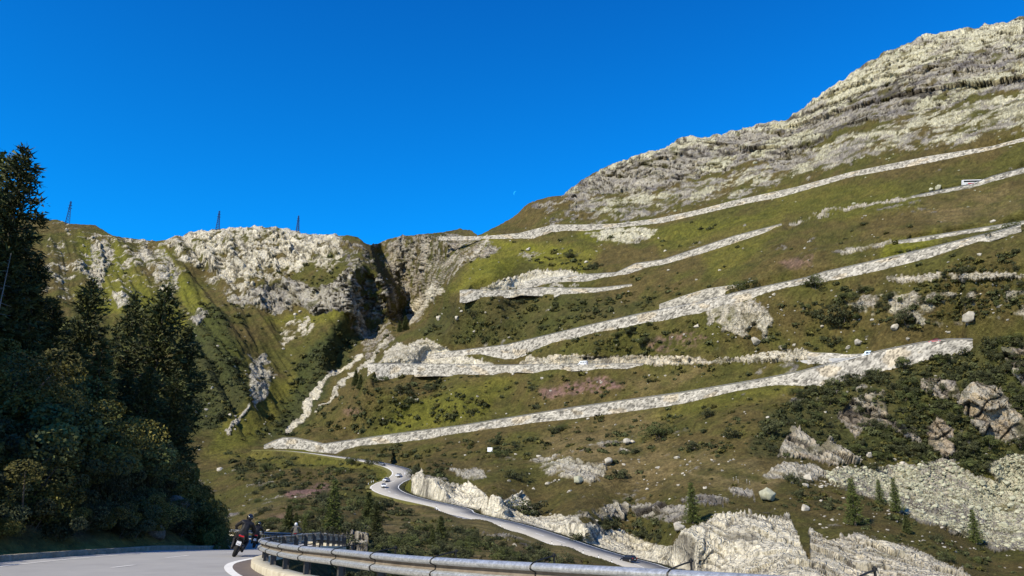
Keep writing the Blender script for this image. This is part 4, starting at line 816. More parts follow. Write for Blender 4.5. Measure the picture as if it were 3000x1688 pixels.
# dead tree
dt = thing('dead_tree', 'bleached leafless dead tree in front of the dark pines at the left', 'tree', (0, 0, 0)); T_ = at(22, 742, 52); z0 = bank_at(T_[0], 52); dt.location = (T_[0], 52, z0); hh_ = T_[2]-z0
dm_ = MB().tube([(0, 0, -.5), (.1, 0, hh_*.5), (.25, 0, hh_)], [.07, .05, .015], 6); dm_.build('trunk', m_dead, dt)
for i in range(16):
    z_ = hh_*(.55+.42*i/16); a_ = i*2.4; l_ = .8*(1.05-i/16); MB().tube([(.15, 0, z_), (.15+math.cos(a_)*l_, math.sin(a_)*l_, z_-.2*l_)], [.018, .006], 4).build('branch', m_dead, dt)
# alder bushes on the bank
def zone(x, y): 
    return 'at the left edge' if x < 120 else 'in the left part of the wood' if x < 300 else 'below the middle pines' if x < 480 else 'at the right end of the wood'
BL = []
for i in range(1500):
    Yv = RNG.uniform(20, 112); kxx = np.interp(Yv, [p[1] for p in KERB[3:]], [p[0] for p in KERB[3:]]); d_ = 2.2+32*RNG.random()**1.5; X_ = kxx-d_
    z_ = bank_at(X_, Yv); x_, y_ = pix(np.array([X_, Yv, z_+1]))
    if x_ < -80 or y_ > 1660: continue
    if all(math.hypot(X_-b_[0], Yv-b_[1]) > 1.75 for b_ in BL): BL.append((X_, Yv, z_, x_, y_))
print('bank bushes', len(BL))
for i, (X_, Yv, z_, x_, y_) in enumerate(BL[:299]):
    h_ = RNG.uniform(1.7, 3.5)*(1.0 if Yv > 34 else .8)*(1 if (X_+np.interp(Yv, [20, 60], [18, 21])) < -3 else .6); kd = 'alder%d' % (i % 3) if RNG.random() < .72 else 'mix%d' % (i % 2)
    place(kd, X_, Yv, z_-.2, h_, ('leafy alder bush ' if kd[0] == 'a' else 'dark green shrub ')+zone(x_, y_)+(', low by the kerb' if y_ > 1400 else ', high on the bank' if y_ < 1150 else ', halfway up the bank'), 'bushes on the left bank', 1.15, 1.15)
# valley conifers: px, base y, top y
VT = [(972,1566,1404,'larch','tall larch behind the far end of the near guardrail'),(1098,1580,1466,'pine','dark pine right of the tall larch, behind the guardrail'),(842,1560,1476,'spruce','dark spruce above the motorcyclist in grey'),(863,1548,1500,'spruce','small spruce touching the one above the grey motorcyclist'),(890,1562,1508,'larch','bushy young larch between the small spruce and the tall larch'),
 (1290,1586,1510,'spruce','slim spruce below the lay-by of the valley road'),(1266,1600,1548,'spruce','small spruce left of the slim one below the lay-by'),(1075,1530,1440,'spruce','dark spruce on the knoll below the sharp road bend'),(1040,1132,1085,'spruce','upper of two dark spruces left of the rounded stone bend'),(1056,1140,1098,'spruce','lower of two dark spruces left of the rounded stone bend'),
 (2030,1532,1413,'larch','thin sparse larch standing on the knoll above the pale cliff'),(2507,1540,1400,'larch','wide larch at the left edge of the scree'),(2628,1500,1400,'larch','larch in front of the middle of the scree'),(2578,1480,1404,'larch','faint larch between the two scree larches'),(2862,1590,1492,'larch','slim larch on the lower right scree edge'),(2659,1562,1508,'spruce','dark spruce casting shade below the scree'),
 (1185,966,925,'spruce','dark spruce beside the gorge above the rock cut'),(1170,972,940,'spruce','small spruce by the gorge mouth'),(1712,893,876,'spruce','tiny spruce left on the slope under the upper bend'),(2186,850,818,'mix0','lone round bush in front of the smooth grey retaining wall'),(2386,842,812,'mix1','lone round bush just below the climbing wall'),(2955,684,655,'mix0','round bush at the right end of the climbing wall'),
 (1560,1512,1462,'dark2','dark bush in the notch of the pale road cut'),(1927,1285,1240,'mix1','bright green bush on the brown slope'),(1790,1545,1515,'dark0','dark bush hanging on the pale road cut'),(2650,1078,1046,'mix0','bush at the foot of the high right wall'),(2560,1100,1078,'mix1','small bush growing from the high right wall'),(2407,1085,1062,'dark1','bush between the two walls near the blue white van'),(2676,750,728,'dark2','dark bush just above the climbing wall'),(1600,1640,1592,'dark0','large dark bush on the valley side of the road'),(1560,1655,1612,'dark1','dark bush in front of the large one on the valley side'),(1650,1668,1625,'dark2','dark bush beside the roadside delineators'),
 (2470,945,900,'dark0','dark bush right of the scattered pale rocks'),(1010,950,935,'spruce','tiny conifer on the far spur')]
hb = {'pine': 16, 'fir': 12, 'spruce': 12, 'larch': 12}
for x, by_, ty, kd, lab in VT:
    kd = 'fir' if kd == 'spruce' else kd
    g_, _, _ = ground(x, by_); g_ = g_[0]; T_ = at(x, ty, g_[1]); h = max(1.5, T_[2]-g_[2]); tree_ = kd in hb
    o = place(kd, g_[0], g_[1], g_[2]-.2, h, lab, None, hb.get(kd, 1.15), 1.35 if tree_ else 1.2)
    if not tree_: o['category'] = 'shrub'
# ---- ground cover of shrubs over the mountainside
BZ = [([(1230,960),(1350,880),(1700,872),(2000,850),(1900,900),(1700,940),(1500,1000),(1330,1010),(1290,990)], 1.0), ([(1480,1045),(1700,980),(1950,950),(2050,960),(1900,1035),(1700,1030),(1530,1050)], .9),
 ([(1050,1130),(1100,1110),(1450,1110),(1480,1180),(1300,1235),(1050,1265),(900,1290),(830,1260),(950,1180)], .75), ([(540,900),(640,905),(700,1050),(740,1160),(640,1240),(560,1260),(470,1200)], 1.3), ([(880,1050),(1000,950),(1040,1000),(1000,1070),(890,1200),(870,1250),(790,1270),(830,1150)], 1.2),
 ([(950,1325),(1300,1285),(1500,1275),(1600,1300),(1500,1340),(1250,1335),(1150,1355),(1010,1335)], .9), ([(2250,1220),(2400,1130),(2600,1090),(2800,1030),(3000,1000),(3000,1330),(2800,1400),(2640,1330),(2450,1340),(2200,1330)], 1.7), ([(2350,905),(2450,850),(2650,830),(2900,750),(3000,740),(3000,900),(2700,950),(2500,960)], .8),
 ([(680,1330),(900,1345),(1080,1370),(1110,1400),(1000,1450),(700,1420)], .8), ([(950,1450),(1150,1420),(1400,1540),(1600,1620),(1750,1688),(1100,1688),(950,1600),(720,1540)], .55), ([(1560,760),(1650,745),(1740,775),(1800,810),(1720,800)], 1.0), ([(1480,1120),(2000,1060),(2200,1090),(1700,1180),(1450,1230)], .18),
 ([(1500,1280),(2250,1180),(2300,1240),(2200,1330),(1700,1330)], .35), ([(760,840),(900,760),(1000,790),(1060,850),(1150,950),(1150,1000),(1060,930),(880,840)], .7), ([(2050,960),(2400,950),(2500,1000),(2050,1040)], .25), ([(640,880),(740,860),(700,1000),(620,960)], .5), ([(2300,1400),(2600,1500),(2900,1640),(2900,1688),(2600,1570),(2300,1450)], .5), ([(1200,1340),(1330,1350),(1290,1400),(1230,1380)], 1.1), ([(1650,1540),(1950,1480),(2000,1540),(1900,1590)], .5), ([(2380,1620),(2500,1590),(2700,1650),(2500,1680)], .4), ([(1500,1200),(1700,1180),(1700,1220),(1500,1240)], .3), ([(1860,960),(2050,930),(2100,1040),(1900,1030)], .3), ([(760,1250),(900,1280),(860,1300),(760,1290)], .8)]
NBX = 38000; sx = RNG.uniform(130, 3040, NBX); sy = RNG.uniform(650, 1688, NBX); dens = np.full(NBX, .035)
swx = sx+14*fbm(np.c_[sx/50, sy/50, sx*0], 3, 301); swy = sy+14*fbm(np.c_[sx/50, sy/50, sx*0+3], 3, 302)
for p_, s_ in BZ: dens = np.maximum(dens, polymask(swx, swy, p_, 18)*s_)
P_, ri2, ci2 = ground(sx, sy); patch = sstep(-.15, .25, fbm(P_/14, 3, 311)); dens = dens*(.25+.9*patch)
onwall = np.zeros(NBX)
for k, d in W.items():
    xs = np.linspace(d['bot'][0][0], d['bot'][-1][0], 40); hw_ = np.array([abs(pl(d['bot'], x)-pl(d['top'], x))/2 for x in xs]); mid = [(x, (pl(d['bot'], x)+pl(d['top'], x))/2) for x in xs]
    onwall = np.maximum(onwall, linemask(sx, sy, mid, hw_.mean()+7, 2))
onwall = np.maximum(onwall, linemask(sx, sy, [(a_, b_) for a_, b_, c_ in LOW[:11]], 14, 3)); onwall = np.maximum(onwall, linemask(sx, sy, [(a_, b_) for a_, b_, c_ in LOW[8:]], 38, 3))
rr = RR[ri2, ci2]; yok = sy > skyY(sx)+6
sel = (RNG.random(NBX) < dens*.8) & (onwall < .1) & (rr < .35) & yok
sp = P_[sel]; size = RNG.lognormal(.1, .5, len(sp))*np.clip((sp[:, 1]/420)**.45, .55, 1.5)*.95
print('shrubs', len(sp))
def ico(sub):
    bm = bmesh.new(); bmesh.ops.create_icosphere(bm, subdivisions=sub, radius=1); V = np.array([v.co[:] for v in bm.verts]); F = np.array([[v.index for v in f.verts] for f in bm.faces]); bm.free(); return V, F
SH = []; NTF = 64
for k in range(8):
    d_ = rnd(NTF); d_[:, 2] = np.abs(d_[:, 2]); lob = 1+.35*np.sin(d_[:, 0]*3+k)*np.cos(d_[:, 1]*4+2*k); p_ = d_*(lob*RNG.uniform(.55, 1.05, NTF))[:, None]*[1.1, 1.1, .85]
    nn_ = d_+rnd(NTF)*.7; t1 = np.cross(nn_, rnd(NTF)); t1 /= np.linalg.norm(t1, axis=1, keepdims=True); t2 = np.cross(nn_, t1); t2 /= np.linalg.norm(t2, axis=1, keepdims=True); s_ = RNG.uniform(.22, .42, (NTF, 1))
    SH.append(np.stack([p_-t1*s_-t2*s_*.5, p_+t1*s_-t2*s_*.5, p_+t2*s_*1.0], 1).reshape(-1, 3))
IF = np.arange(NTF*3).reshape(-1, 3)
def scatter(name, P, size, shapes, F, mt, tint, rot=True, stretch=None):
    n = len(P); vs = []; k = RNG.integers(0, len(shapes), n); A_ = np.array(shapes)[k]; an = RNG.uniform(0, 6.28, n); c, s = np.cos(an), np.sin(an)
    X = A_[:, :, 0]*c[:, None]-A_[:, :, 1]*s[:, None]; Y = A_[:, :, 0]*s[:, None]+A_[:, :, 1]*c[:, None]; V = np.stack([X, Y, A_[:, :, 2]], -1)*size[:, None, None]+P[:, None]
    nv = V.shape[1]; FF = (F[None]+np.arange(n)[:, None, None]*nv).reshape(-1, 3)
    return meshobj(name, V.reshape(-1, 3), FF, mt, attrs={'tint': ('FLOAT_COLOR', np.repeat(tint, nv, 0)*(1 if nv < 192 else np.repeat(RNG.uniform(.6, 1.5, (n*(nv//3), 1)), 3, 0)))})
m_cover = noisy('shrub foliage', [(.5, .5, .5), (1.2, 1.2, 1.2)], 1.6, rough=.9, spec=.1, attr='tint', bump=.9, bscale=2.2, dist=.6, nr=.8)
tin = np.array((.050, .055, .022))*RNG.uniform(.75, 1.7, (len(sp), 1)); mixg = RNG.random((len(sp), 1)) < .25; tin = np.where(mixg, np.array((.085, .078, .022))*RNG.uniform(.8, 1.3, (len(sp), 1)), tin)
app = size*FS/sp[:, 1]; order = np.argsort(-app); big = order[:280]; rest = order[280:]
cov = scatter('shrub_cover', sp[rest], size[rest], SH, IF, m_cover, tin[rest]); tag(cov, 'dark green dwarf shrubs covering the mountainside in patches', 'shrubs', kind='stuff')
def band(x, y):
    w1 = pl(W['r1']['top'], x); w2 = 1068 if x > 1077 else 1200; w3 = pl(W['r3']['top'], x) if x > 1250 else 1040; w5 = pl(W['r5']['top'], x) if x > 1347 else 850; w6 = pl(W['r6']['top'], x)
    if x < 1050 and y < 1280: return 'on the far left spur'
    if y > w1+8:
        lw = pl(sorted([(a_, b_) for a_, b_, c_ in LOW]), x)
        if x > 2250: return 'among the right hand cliffs'
        return 'below the valley road' if y > lw+20 else 'between the valley road and the lowest long wall'
    if y > w2: return 'between the lowest long wall and the second bend'
    if y > w3: return 'just above the road cut of the second bend'
    if y > w5: return 'between the climbing wall and the upper left bend'
    if y > w6: return 'between the two highest walls'
    return 'above the highest wall'
for n_, i in enumerate(big):
    X_, Y_, Z_ = sp[i]; s_ = size[i]; kd = ('dark%d' % (n_ % 3)) if not mixg[i, 0] else 'mix%d' % (n_ % 2)
    copy_tree(PROTO[kd], (X_, Y_, Z_-.15), RNG.uniform(0, 6.28), (s_*1.25, s_*1.25, s_*1.05), 'low dark shrub '+band(sx[sel][i], sy[sel][i]), 'dwarf shrubs on the mountainside')
# ---- large leafy shrubs between our guardrail and the valley road, and on the right cliffs
LOWD = [(x_, pl(sorted([(p_[0], p_[1]) for p_ in LOW[9:]]), x_), 0) for x_ in range(1130, 2050, 20)]+[(p_[0], p_[1], 0) for p_ in LOW[:10]]
LSZ = [([(960,1470),(1150,1430),(1300,1520),(1420,1530),(1600,1600),(1740,1670),(1740,1688),(1050,1688),(960,1580)], 46, 14, 36, 'large leafy shrub on the slope just beyond the near guardrail'), ([(700,1370),(1000,1390),(1080,1440),(950,1480),(740,1560),(700,1500)], 26, 10, 20, 'rounded shrub on the slope beyond the motorcycles'),
 ([(2250,1230),(2420,1120),(2650,1085),(2850,1040),(3010,1000),(3010,1320),(2800,1390),(2640,1330),(2420,1200)], 90, 11, 24, 'tall shrub growing among the right hand cliffs'), ([(2350,900),(2500,850),(2700,880),(3000,900),(3000,760),(2700,930),(2450,960)], 26, 9, 20, 'bushy shrub high on the right slope')]
for poly_, n_, r0, r1, lab_ in LSZ:
    c_ = 0; P_ = np.array(poly_)
    while c_ < n_:
        x_ = RNG.uniform(P_[:, 0].min(), P_[:, 0].max()); y_ = RNG.uniform(P_[:, 1].min(), P_[:, 1].max())
        if polymask(np.array([x_]), np.array([y_]), poly_, 2)[0] < .5: continue
        c_ += 1; g_, a_, b_ = ground(x_, y_); g_ = g_[0]
        if rock.reshape(sh)[a_[0], b_[0]] > .9 or (x_ < 2100 and any(abs(x_-lx_) < 60 and -12 < y_-ly_ < 62 for lx_, ly_, _q in LOWD)): continue
        s_ = RNG.uniform(r0, r1)/FS*g_[1]; kd = ('juni%d' % (c_ % 3)) if RNG.random() < .65 else ('mix%d' % (c_ % 2))
        copy_tree(PROTO[kd], (g_[0], g_[1], g_[2]-.3*s_), RNG.uniform(0, 6.28), (s_, s_, s_*1.0), lab_, 'large shrubs')
# ---- boulders
m_stone = noisy('granite boulder', [(.55, .55, .55), (1.15, 1.15, 1.15)], 1.2, rough=.95, spec=.15, attr='tint', bump=.5, bscale=3, dist=.15)
JV, JF = ico(3); BS = []
for k in range(8):
    v = JV.copy(); nn_ = RNG.normal(size=(9, 3)); nn_ /= np.linalg.norm(nn_, axis=1, keepdims=True)
    for q_ in nn_: d_ = v@q_; v = np.where((d_ > .52+.1*(q_[0] > 0))[:, None], v-np.outer(d_-.52-.1*(q_[0] > 0), q_), v)
    v *= [1.35, 1.05, .85]; v += (fbm(v*2.3+k*5, 3, 500+k)*.16)[:, None]*v; BS.append(v)
NS = 34000; sx2 = np.r_[RNG.uniform(130, 3040, NS), RNG.uniform(2400, 3040, 7000)]; sy2 = np.r_[RNG.uniform(60, 1688, NS), RNG.uniform(1330, 1620, 7000)]; NS = len(sx2); ok = sy2 > skyY(sx2)+5
P2, ri3, ci3 = ground(sx2, sy2); rockm = rock.reshape(sh)[ri3, ci3]; rr2 = RR[ri3, ci3]
SD = [([(1550,600),(1900,590),(2400,450),(3000,270),(3000,400),(2400,540),(1900,660),(1600,650)], .45), ([(150,650),(900,700),(1000,900),(800,1000),(300,880)], .22), ([(1560,1330),(1900,1330),(2500,1380),(2300,1420),(1900,1420),(1600,1420)], .35), ([(2050,880),(2300,880),(2280,1010),(2100,1010)], .6), ([(2400,860),(3000,800),(3000,960),(2500,1000)], .22), ([(1400,680),(1950,660),(1900,720),(1500,760)], .2), ([(2300,1360),(2500,1380),(2400,1420)], .5), ([(800,940),(950,920),(900,1010)], .3)]
dn2 = np.full(NS, .085)
for p_, s_ in SD: dn2 = np.maximum(dn2, polymask(sx2, sy2, p_, 25)*s_)
dn2 = dn2*(.3+1.2*sstep(-.1, .3, fbm(P2/22, 3, 331))); tal = polymask(sx2, sy2, RK[34][0] if False else [(2410,1385),(2580,1368),(2780,1352),(2850,1405),(2930,1420),(2890,1365),(2960,1335),(3150,1335),(3150,1690),(3000,1612),(2900,1602),(2800,1556),(2650,1502),(2560,1455),(2450,1425)], 6)
dn2 = np.maximum(dn2, tal*1.0); ow = np.zeros(NS)
for k, d in W.items():
    xs = np.linspace(d['bot'][0][0], d['bot'][-1][0], 40); hw_ = np.array([abs(pl(d['bot'], x)-pl(d['top'], x))/2 for x in xs]); mid = [(x, (pl(d['bot'], x)+pl(d['top'], x))/2) for x in xs]; ow = np.maximum(ow, linemask(sx2, sy2, mid, hw_.mean()+6, 2))
ow = np.maximum(ow, linemask(sx2, sy2, [(a_, b_) for a_, b_, c_ in LOW], 36, 3))
NS0 = NS; s2 = (RNG.random(NS) < dn2*.6) & ok & (ow < .1) & ((rr2 < .5) | (tal > .5))
bp_ = P2[s2]; bs_ = RNG.lognormal(-.62, .48, len(bp_))*np.clip(bp_[:, 1]/420, .55, 1.5); lichy = (sy2[s2] < 620) | (tal[s2] > .5)
bt = np.where(lichy[:, None], np.array((.38, .37, .25)), np.array((.46, .42, .34)))*RNG.uniform(.55, 1.15, (len(bp_), 1))
print('stones', len(bp_))
ap2 = bs_*FS/bp_[:, 1]; o2 = np.argsort(-ap2); bg2 = o2[:250]; rs2 = o2[250:]
tag(scatter('loose_stones', bp_[rs2], bs_[rs2], BS, JF, m_stone, bt[rs2]), 'pale loose stones scattered over the grass and scree', 'stones', kind='stuff')
bproto = []
for k in range(8):
    for nm_, tnt in (('pale', (.44, .40, .32)), ('lich', (.40, .39, .27))):
        me = meshobj('boulder', BS[k], JF, m_stone, attrs={'tint': ('FLOAT_COLOR', np.tile(np.array(tnt), (len(BS[k]), 1)))}); me.location = (0, 0, -500); bproto.append((me, nm_))
for n_, i in enumerate(bg2):
    src, nm_ = bproto[(n_ % 8)*2+int(lichy[i])]; c_ = src.copy(); COL.objects.link(c_); c_.location = bp_[i]; c_.scale = (bs_[i],)*3; c_.rotation_euler = (RNG.uniform(-.2, .2), RNG.uniform(-.2, .2), RNG.uniform(0, 6))
    bb = band(sx2[s2][i], sy2[s2][i]) if tal[s2][i] < .5 else 'in the greenish scree at the lower right'
    tag(c_, ('lichen green boulder ' if lichy[i] else 'pale boulder ')+bb, 'boulder', 'boulders on the mountainside')
BB = [(2243,1452,24,1,'largest boulder, round and whitish green, alone on the knoll above the cliff'),(2833,926,20,0,'big angular boulder with a dark right side, high on the right slope'),(1987,1548,17,0,'rounded pale boulder at the left shoulder of the large cliff'),(1782,1352,13,0,'rounded boulder with a dark right side near the footpath'),(1690,1410,15,1,'broad lichen covered boulder in the heather'),(1834,1299,11,0,'long white boulder on the brown slope'),(2365,1400,14,0,'pale boulder at the left tip of the scree'),(2360,1425,10,0,'round boulder below the left tip of the scree'),
 (2515,1005,12,0,'pale boulder on the open slope above the blue white van'),(2215,1002,14,0,'standing boulder below the scattered pale rocks'),(2622,958,11,0,'white pointed boulder beside the dark bushes'),(1337,880+52,8,0,'round pale boulder under the upper left bend'),(1284,934,9,0,'brown grey block under the upper left bend'),(2545,1330,10,0,'pale block among dark shrubs'),(2357,1490,12,0,'tilted grey slab on the knoll right of the largest boulder'),(2745,548,10,1,'boulder just left of the white coach'),(2725,566-12,8,1,'small boulder beside the road of the white coach')]
for x, y, rpx, lc, lab in BB:
    g_, _, _ = ground(x, y+rpx*.6); g_ = g_[0]; s_ = rpx/FS*g_[1]; src, _n = bproto[(int(x) % 8)*2+lc]; c_ = src.copy(); c_.name = 'boulder'; COL.objects.link(c_); c_.location = (g_[0], g_[1]-s_*.3, g_[2]+s_*.55); c_.scale = (s_, s_, s_*1.15); c_.rotation_euler = (0, 0, x); tag(c_, lab, 'boulder')
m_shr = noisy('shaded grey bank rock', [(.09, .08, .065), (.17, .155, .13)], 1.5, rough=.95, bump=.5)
for x_, y_, Y_, rp, lab in [(505, 1490, 53, 52, 'grey rock outcrop in the shade of the left bank, between the bushes'), (455, 1560, 46, 26, 'lower grey rock at the foot of the left bank'), (30, 1290, 40, 40, 'dark rock high on the left bank')]:
    T_ = at(x_, y_, Y_); z0 = bank_at(T_[0], Y_); s_ = rp/FS*Y_; src, _n = bproto[4]; c_ = src.copy(); c_.name = 'rock'; c_.data = c_.data.copy(); c_.data.materials[0] = m_shr; COL.objects.link(c_); c_.location = (T_[0], Y_, z0+s_*.3); c_.scale = (s_, s_, s_*1.3); c_.rotation_euler = (.2, .1, x_); tag(c_, lab, 'rock')
for me, _n in bproto: bpy.data.objects.remove(me)
def kill(o):
    for c in list(o.children): kill(c)
    bpy.data.objects.remove(o)

# ================================================================== PYLONS, VEHICLES, PEOPLE, MOON
m_pyl = mat('haze blue pylon steel', (.012, .05, .16), .9, 0)  # blue of the distant haze is put into the steel colour
def pylon(x, ytop, ybase, lab):
    g_, ri, ci = ground(x, skyY(x)+1); g_ = g_[0]; Yv = g_[1]; T_ = at(x, ytop, Yv); h = T_[2]-g_[2]+2; t0 = thing('pylon', lab, 'pylon', (g_[0], g_[1], g_[2]-2), .5, 'power pylons on the far ridge')
    m = MB(); w0 = h*.15; r = .3
    def wd(z): return w0*(1-z/h*.95)+.5 if z < h*.62 else (w0*(1-.62*.95)+.5)*(1-.55*(z/h-.62)/.38)
    lv = [0, .14, .27, .39, .5, .6, .68, .76, .84, .92, 1.0]
    for sx_, sy_ in ((1,1),(1,-1),(-1,-1),(-1,1)): m.tube([(sx_*wd(l*h)/2, sy_*wd(l*h)/2, l*h) for l in lv], r, 4)
    m.build('leg_frame', m_pyl, t0); m = MB()
    for l0, l1 in zip(lv[:-1], lv[1:]):
        a_, b_ = wd(l0*h)/2, wd(l1*h)/2
        for k in range(4):
            c0 = [(1,1),(1,-1),(-1,-1),(-1,1)][k]; c1 = [(1,1),(1,-1),(-1,-1),(-1,1)][(k+1) % 4]
            m.tube([(c0[0]*a_, c0[1]*a_, l0*h), (c1[0]*b_, c1[1]*b_, l1*h)], r*.6, 4); m.tube([(c1[0]*a_, c1[1]*a_, l0*h), (c0[0]*b_, c0[1]*b_, l1*h)], r*.6, 4)
    m.build('lattice', m_pyl, t0)
    for l_, w_ in ((.70, .16), (.82, .13), (.94, .085)):
        MB().tube([(-w_*h*.5, 0, l_*h), (0, 0, l_*h+h*.02), (w_*h*.5, 0, l_*h)], r*.9, 4).tube([(-w_*h*.5, 0, l_*h), (0, 0, l_*h-h*.03), (w_*h*.5, 0, l_*h)], r*.7, 4).build('crossarm', m_pyl, t0)
pylon(197, 590, 655, 'leftmost power pylon on the brown ridge, near the pines')
pylon(635, 618, 672, 'middle power pylon, standing on the pale rock hump')
pylon(869, 632, 680, 'rightmost power pylon, standing left of the dark gorge')
# moon
mm_ = mat('pale daylight moon', (.2, .5, .8)); mn = mm_.node_tree; e_ = mn.nodes.new('ShaderNodeEmission'); e_.inputs[0].default_value = (.02, .42, .95, 1); e_.inputs[1].default_value = 1.0  # the moon's sunlit side is put into the crescent shape and a glow
mn.links.new(e_.outputs[0], mn.nodes['Material Output'].inputs[0])
Rm = 7.2/FS*9000; c_ = at(1511, 567, 9000/1.0); V = []; nn_ = 24
for i in range(nn_+1):
    a_ = math.pi*i/nn_; V.append((-math.sin(a_)*Rm, 0, math.cos(a_)*Rm)); V.append((-math.sin(a_)*Rm*.62, 0, math.cos(a_)*Rm*.98))
mo = meshobj('moon', V, [(2*i, 2*i+1, 2*i+3, 2*i+2) for i in range(nn_)], mm_); mo.location = c_; mo.rotation_euler = (R(20), R(28), 0); tag(mo, 'faint pale blue crescent moon low in the sky', 'moon')
so_ = mo.modifiers.new('t', 'SOLIDIFY'); so_.thickness = 2
# cars
def paint(n, c, r=.25): return mat(n, c, r, .1, .6)
m_white = paint('white car paint', (.75, .75, .74)); m_silver = paint('silver car paint', (.42, .43, .45)); m_blk = paint('black car paint', (.008, .008, .010)); m_red = paint('red car paint', (.50, .025, .03)); m_grey = paint('grey car paint', (.12, .125, .135)); m_lblue = paint('pale blue van paint', (.62, .74, .82))
m_glass = mat('dark car glass', (.012, .015, .018), .06, 0, .9); m_tyre = mat('tyre rubber', (.012, .012, .012), .85); m_rim = mat('alloy rim', (.5, .5, .5), .35, .8); m_head = mat('headlight glass', (.85, .85, .85), .1, 0, .8); m_tail = mat('red tail light', (.45, .01, .01), .2, 0, .6)
def hull(name, st, mt, parent, bev=.05):
    """st: list of (y, half width bottom, half width top, z bottom, z top) cross sections"""
    V = []; F = []
    for y, wb, wt, z0, z1 in st:
        zm = z0+(z1-z0)*.45; V += [(-wb*.94, y, z0), (-wb, y, zm), (-wt, y, z1), (wt, y, z1), (wb, y, zm), (wb*.94, y, z0)]
    n = 6
    for i in range(len(st)-1):
        for k in range(n): F.append((i*n+k, i*n+(k+1) % n, (i+1)*n+(k+1) % n, (i+1)*n+k))
    F.append(tuple(range(n))); F.append(tuple(range((len(st)-1)*n, len(st)*n))[::-1])
    o = meshobj(name, V, F, mt, parent, smooth=False); m = o.modifiers.new('b', 'BEVEL'); m.width = bev; m.segments = 3; m.limit_method = 'ANGLE'; m.angle_limit = R(20)
    bm = bmesh.new(); bm.from_mesh(o.data); bmesh.ops.recalc_face_normals(bm, faces=bm.faces); bm.to_mesh(o.data); bm.free(); return o
def wheels(t0, ys, w, r=.32):
    for y in ys:
        for s in (-1, 1):
            wh = MB().torus((s*w, y, r), (1, 0, 0), r*.74, r*.27, 20, 8, 1.1).build('wheel', m_tyre, t0, True); MB().disc((s*(w+.02), y, r), (1, 0, 0), r*.6, .12, 14).build('rim', m_rim, wh)
def car(lab, loc, rz, pm, kind='hatch', group=None, cat='car', name='car'):
    t0 = thing(name, lab, cat, loc, rz, group)
    if kind in ('hatch', 'suv'):
        k = 1.0 if kind == 'hatch' else 1.14
        hull('body', [(-2.1, .74, .70, .32, .78*k), (-2.0, .84, .80, .22, .92*k), (-1.2, .88, .82, .2, .95*k), (.9, .88, .82, .2, .93*k), (1.7, .86, .76, .2, .80*k), (2.08, .78, .66, .24, .66*k), (2.16, .66, .55, .34, .55*k)], pm, t0)
        hull('window', [(-1.95, .70, .62, .88*k, 1.02*k), (-1.5, .76, .60, .88*k, 1.39*k), (.2, .77, .60, .88*k, 1.41*k), (.75, .76, .66, .88*k, 1.12*k), (1.05, .70, .66, .86*k, .92*k)], m_glass, t0, .03)
        hull('roof', [(-1.52, .60, .56, 1.37*k, 1.42*k), (-.6, .62, .58, 1.40*k, 1.475*k), (.15, .60, .56, 1.39*k, 1.44*k)], pm, t0, .02)
        for s in (-1, 1):
            MB().box((s*.60, 2.09, .60*k), (.32, .12, .13)).build('headlight', m_head, t0, bevel=.03); MB().box((s*.68, -2.06, .80*k), (.22, .1, .22)).build('taillight', m_tail, t0, bevel=.03)
            MB().box((s*.95, .75, .98*k), (.2, .1, .14)).build('mirror', pm, t0, bevel=.03)
        MB().box((0, -2.14, .58), (.5, .02, .11)).build('number_plate', m_white, t0); MB().box((0, 2.165, .42), (.9, .04, .14)).build('grille', m_tyre, t0)
        wheels(t0, (-1.3, 1.35), .80, .32)
    elif kind == 'van':
        hull('body', [(-2.55, .92, .86, .3, 2.2), (-2.5, .97, .88, .28, 2.3), (1.2, .97, .88, .28, 2.3), (1.75, .96, .84, .28, 1.35), (2.45, .90, .78, .28, 1.05), (2.6, .84, .7, .34, .8)], pm, t0)
        hull('windscreen', [(1.22, .82, .80, 1.40, 2.15), (1.72, .84, .80, 1.30, 1.42)], m_glass, t0, .02)
        for s in (-1, 1):
            for y0, l_ in ((.55, .95), (-.75, 1.1), (-1.95, 1.0)): MB().box((s*.945, y0, 1.62), (.06, l_, .52)).build('window', m_glass, t0)
            MB().box((s*.68, 2.55, .78), (.3, .1, .18)).build('headlight', m_head, t0); MB().box((s*.82, -2.57, 1.1), (.14, .05, .5)).build('taillight', m_tail, t0)
        wheels(t0, (-1.6, 1.65), .86, .36)
    elif kind == 'bus':
        hull('body', [(-6, 1.2, 1.1, .35, 3.1), (-5.9, 1.26, 1.16, .3, 3.3), (5.6, 1.26, 1.16, .3, 3.3), (5.95, 1.22, 1.1, .3, 2.9), (6.05, 1.16, 1.05, .35, 1.2)], pm, t0, .08)
        MB().box((0, 0, 3.36), (2.1, 10.8, .16)).build('roof', m_blk, t0, bevel=.04)
        for s in (-1, 1):
            MB().box((s*1.235, 0, 2.35), (.06, 10.9, 1.0)).build('window_band', m_glass, t0)
            MB().box((s*1.27, -1.5, 1.1), (.03, 3.2, .5)).build('red_stripe', m_red, t0)
        MB().box((0, 5.9, 2.1), (2.1, .2, 1.3)).build('windscreen', m_glass, t0, bevel=.05); wheels(t0, (-3.6, 3.9), 1.1, .5)
    if kind != 'bus': t0.scale = (1.2,)*3
    return t0
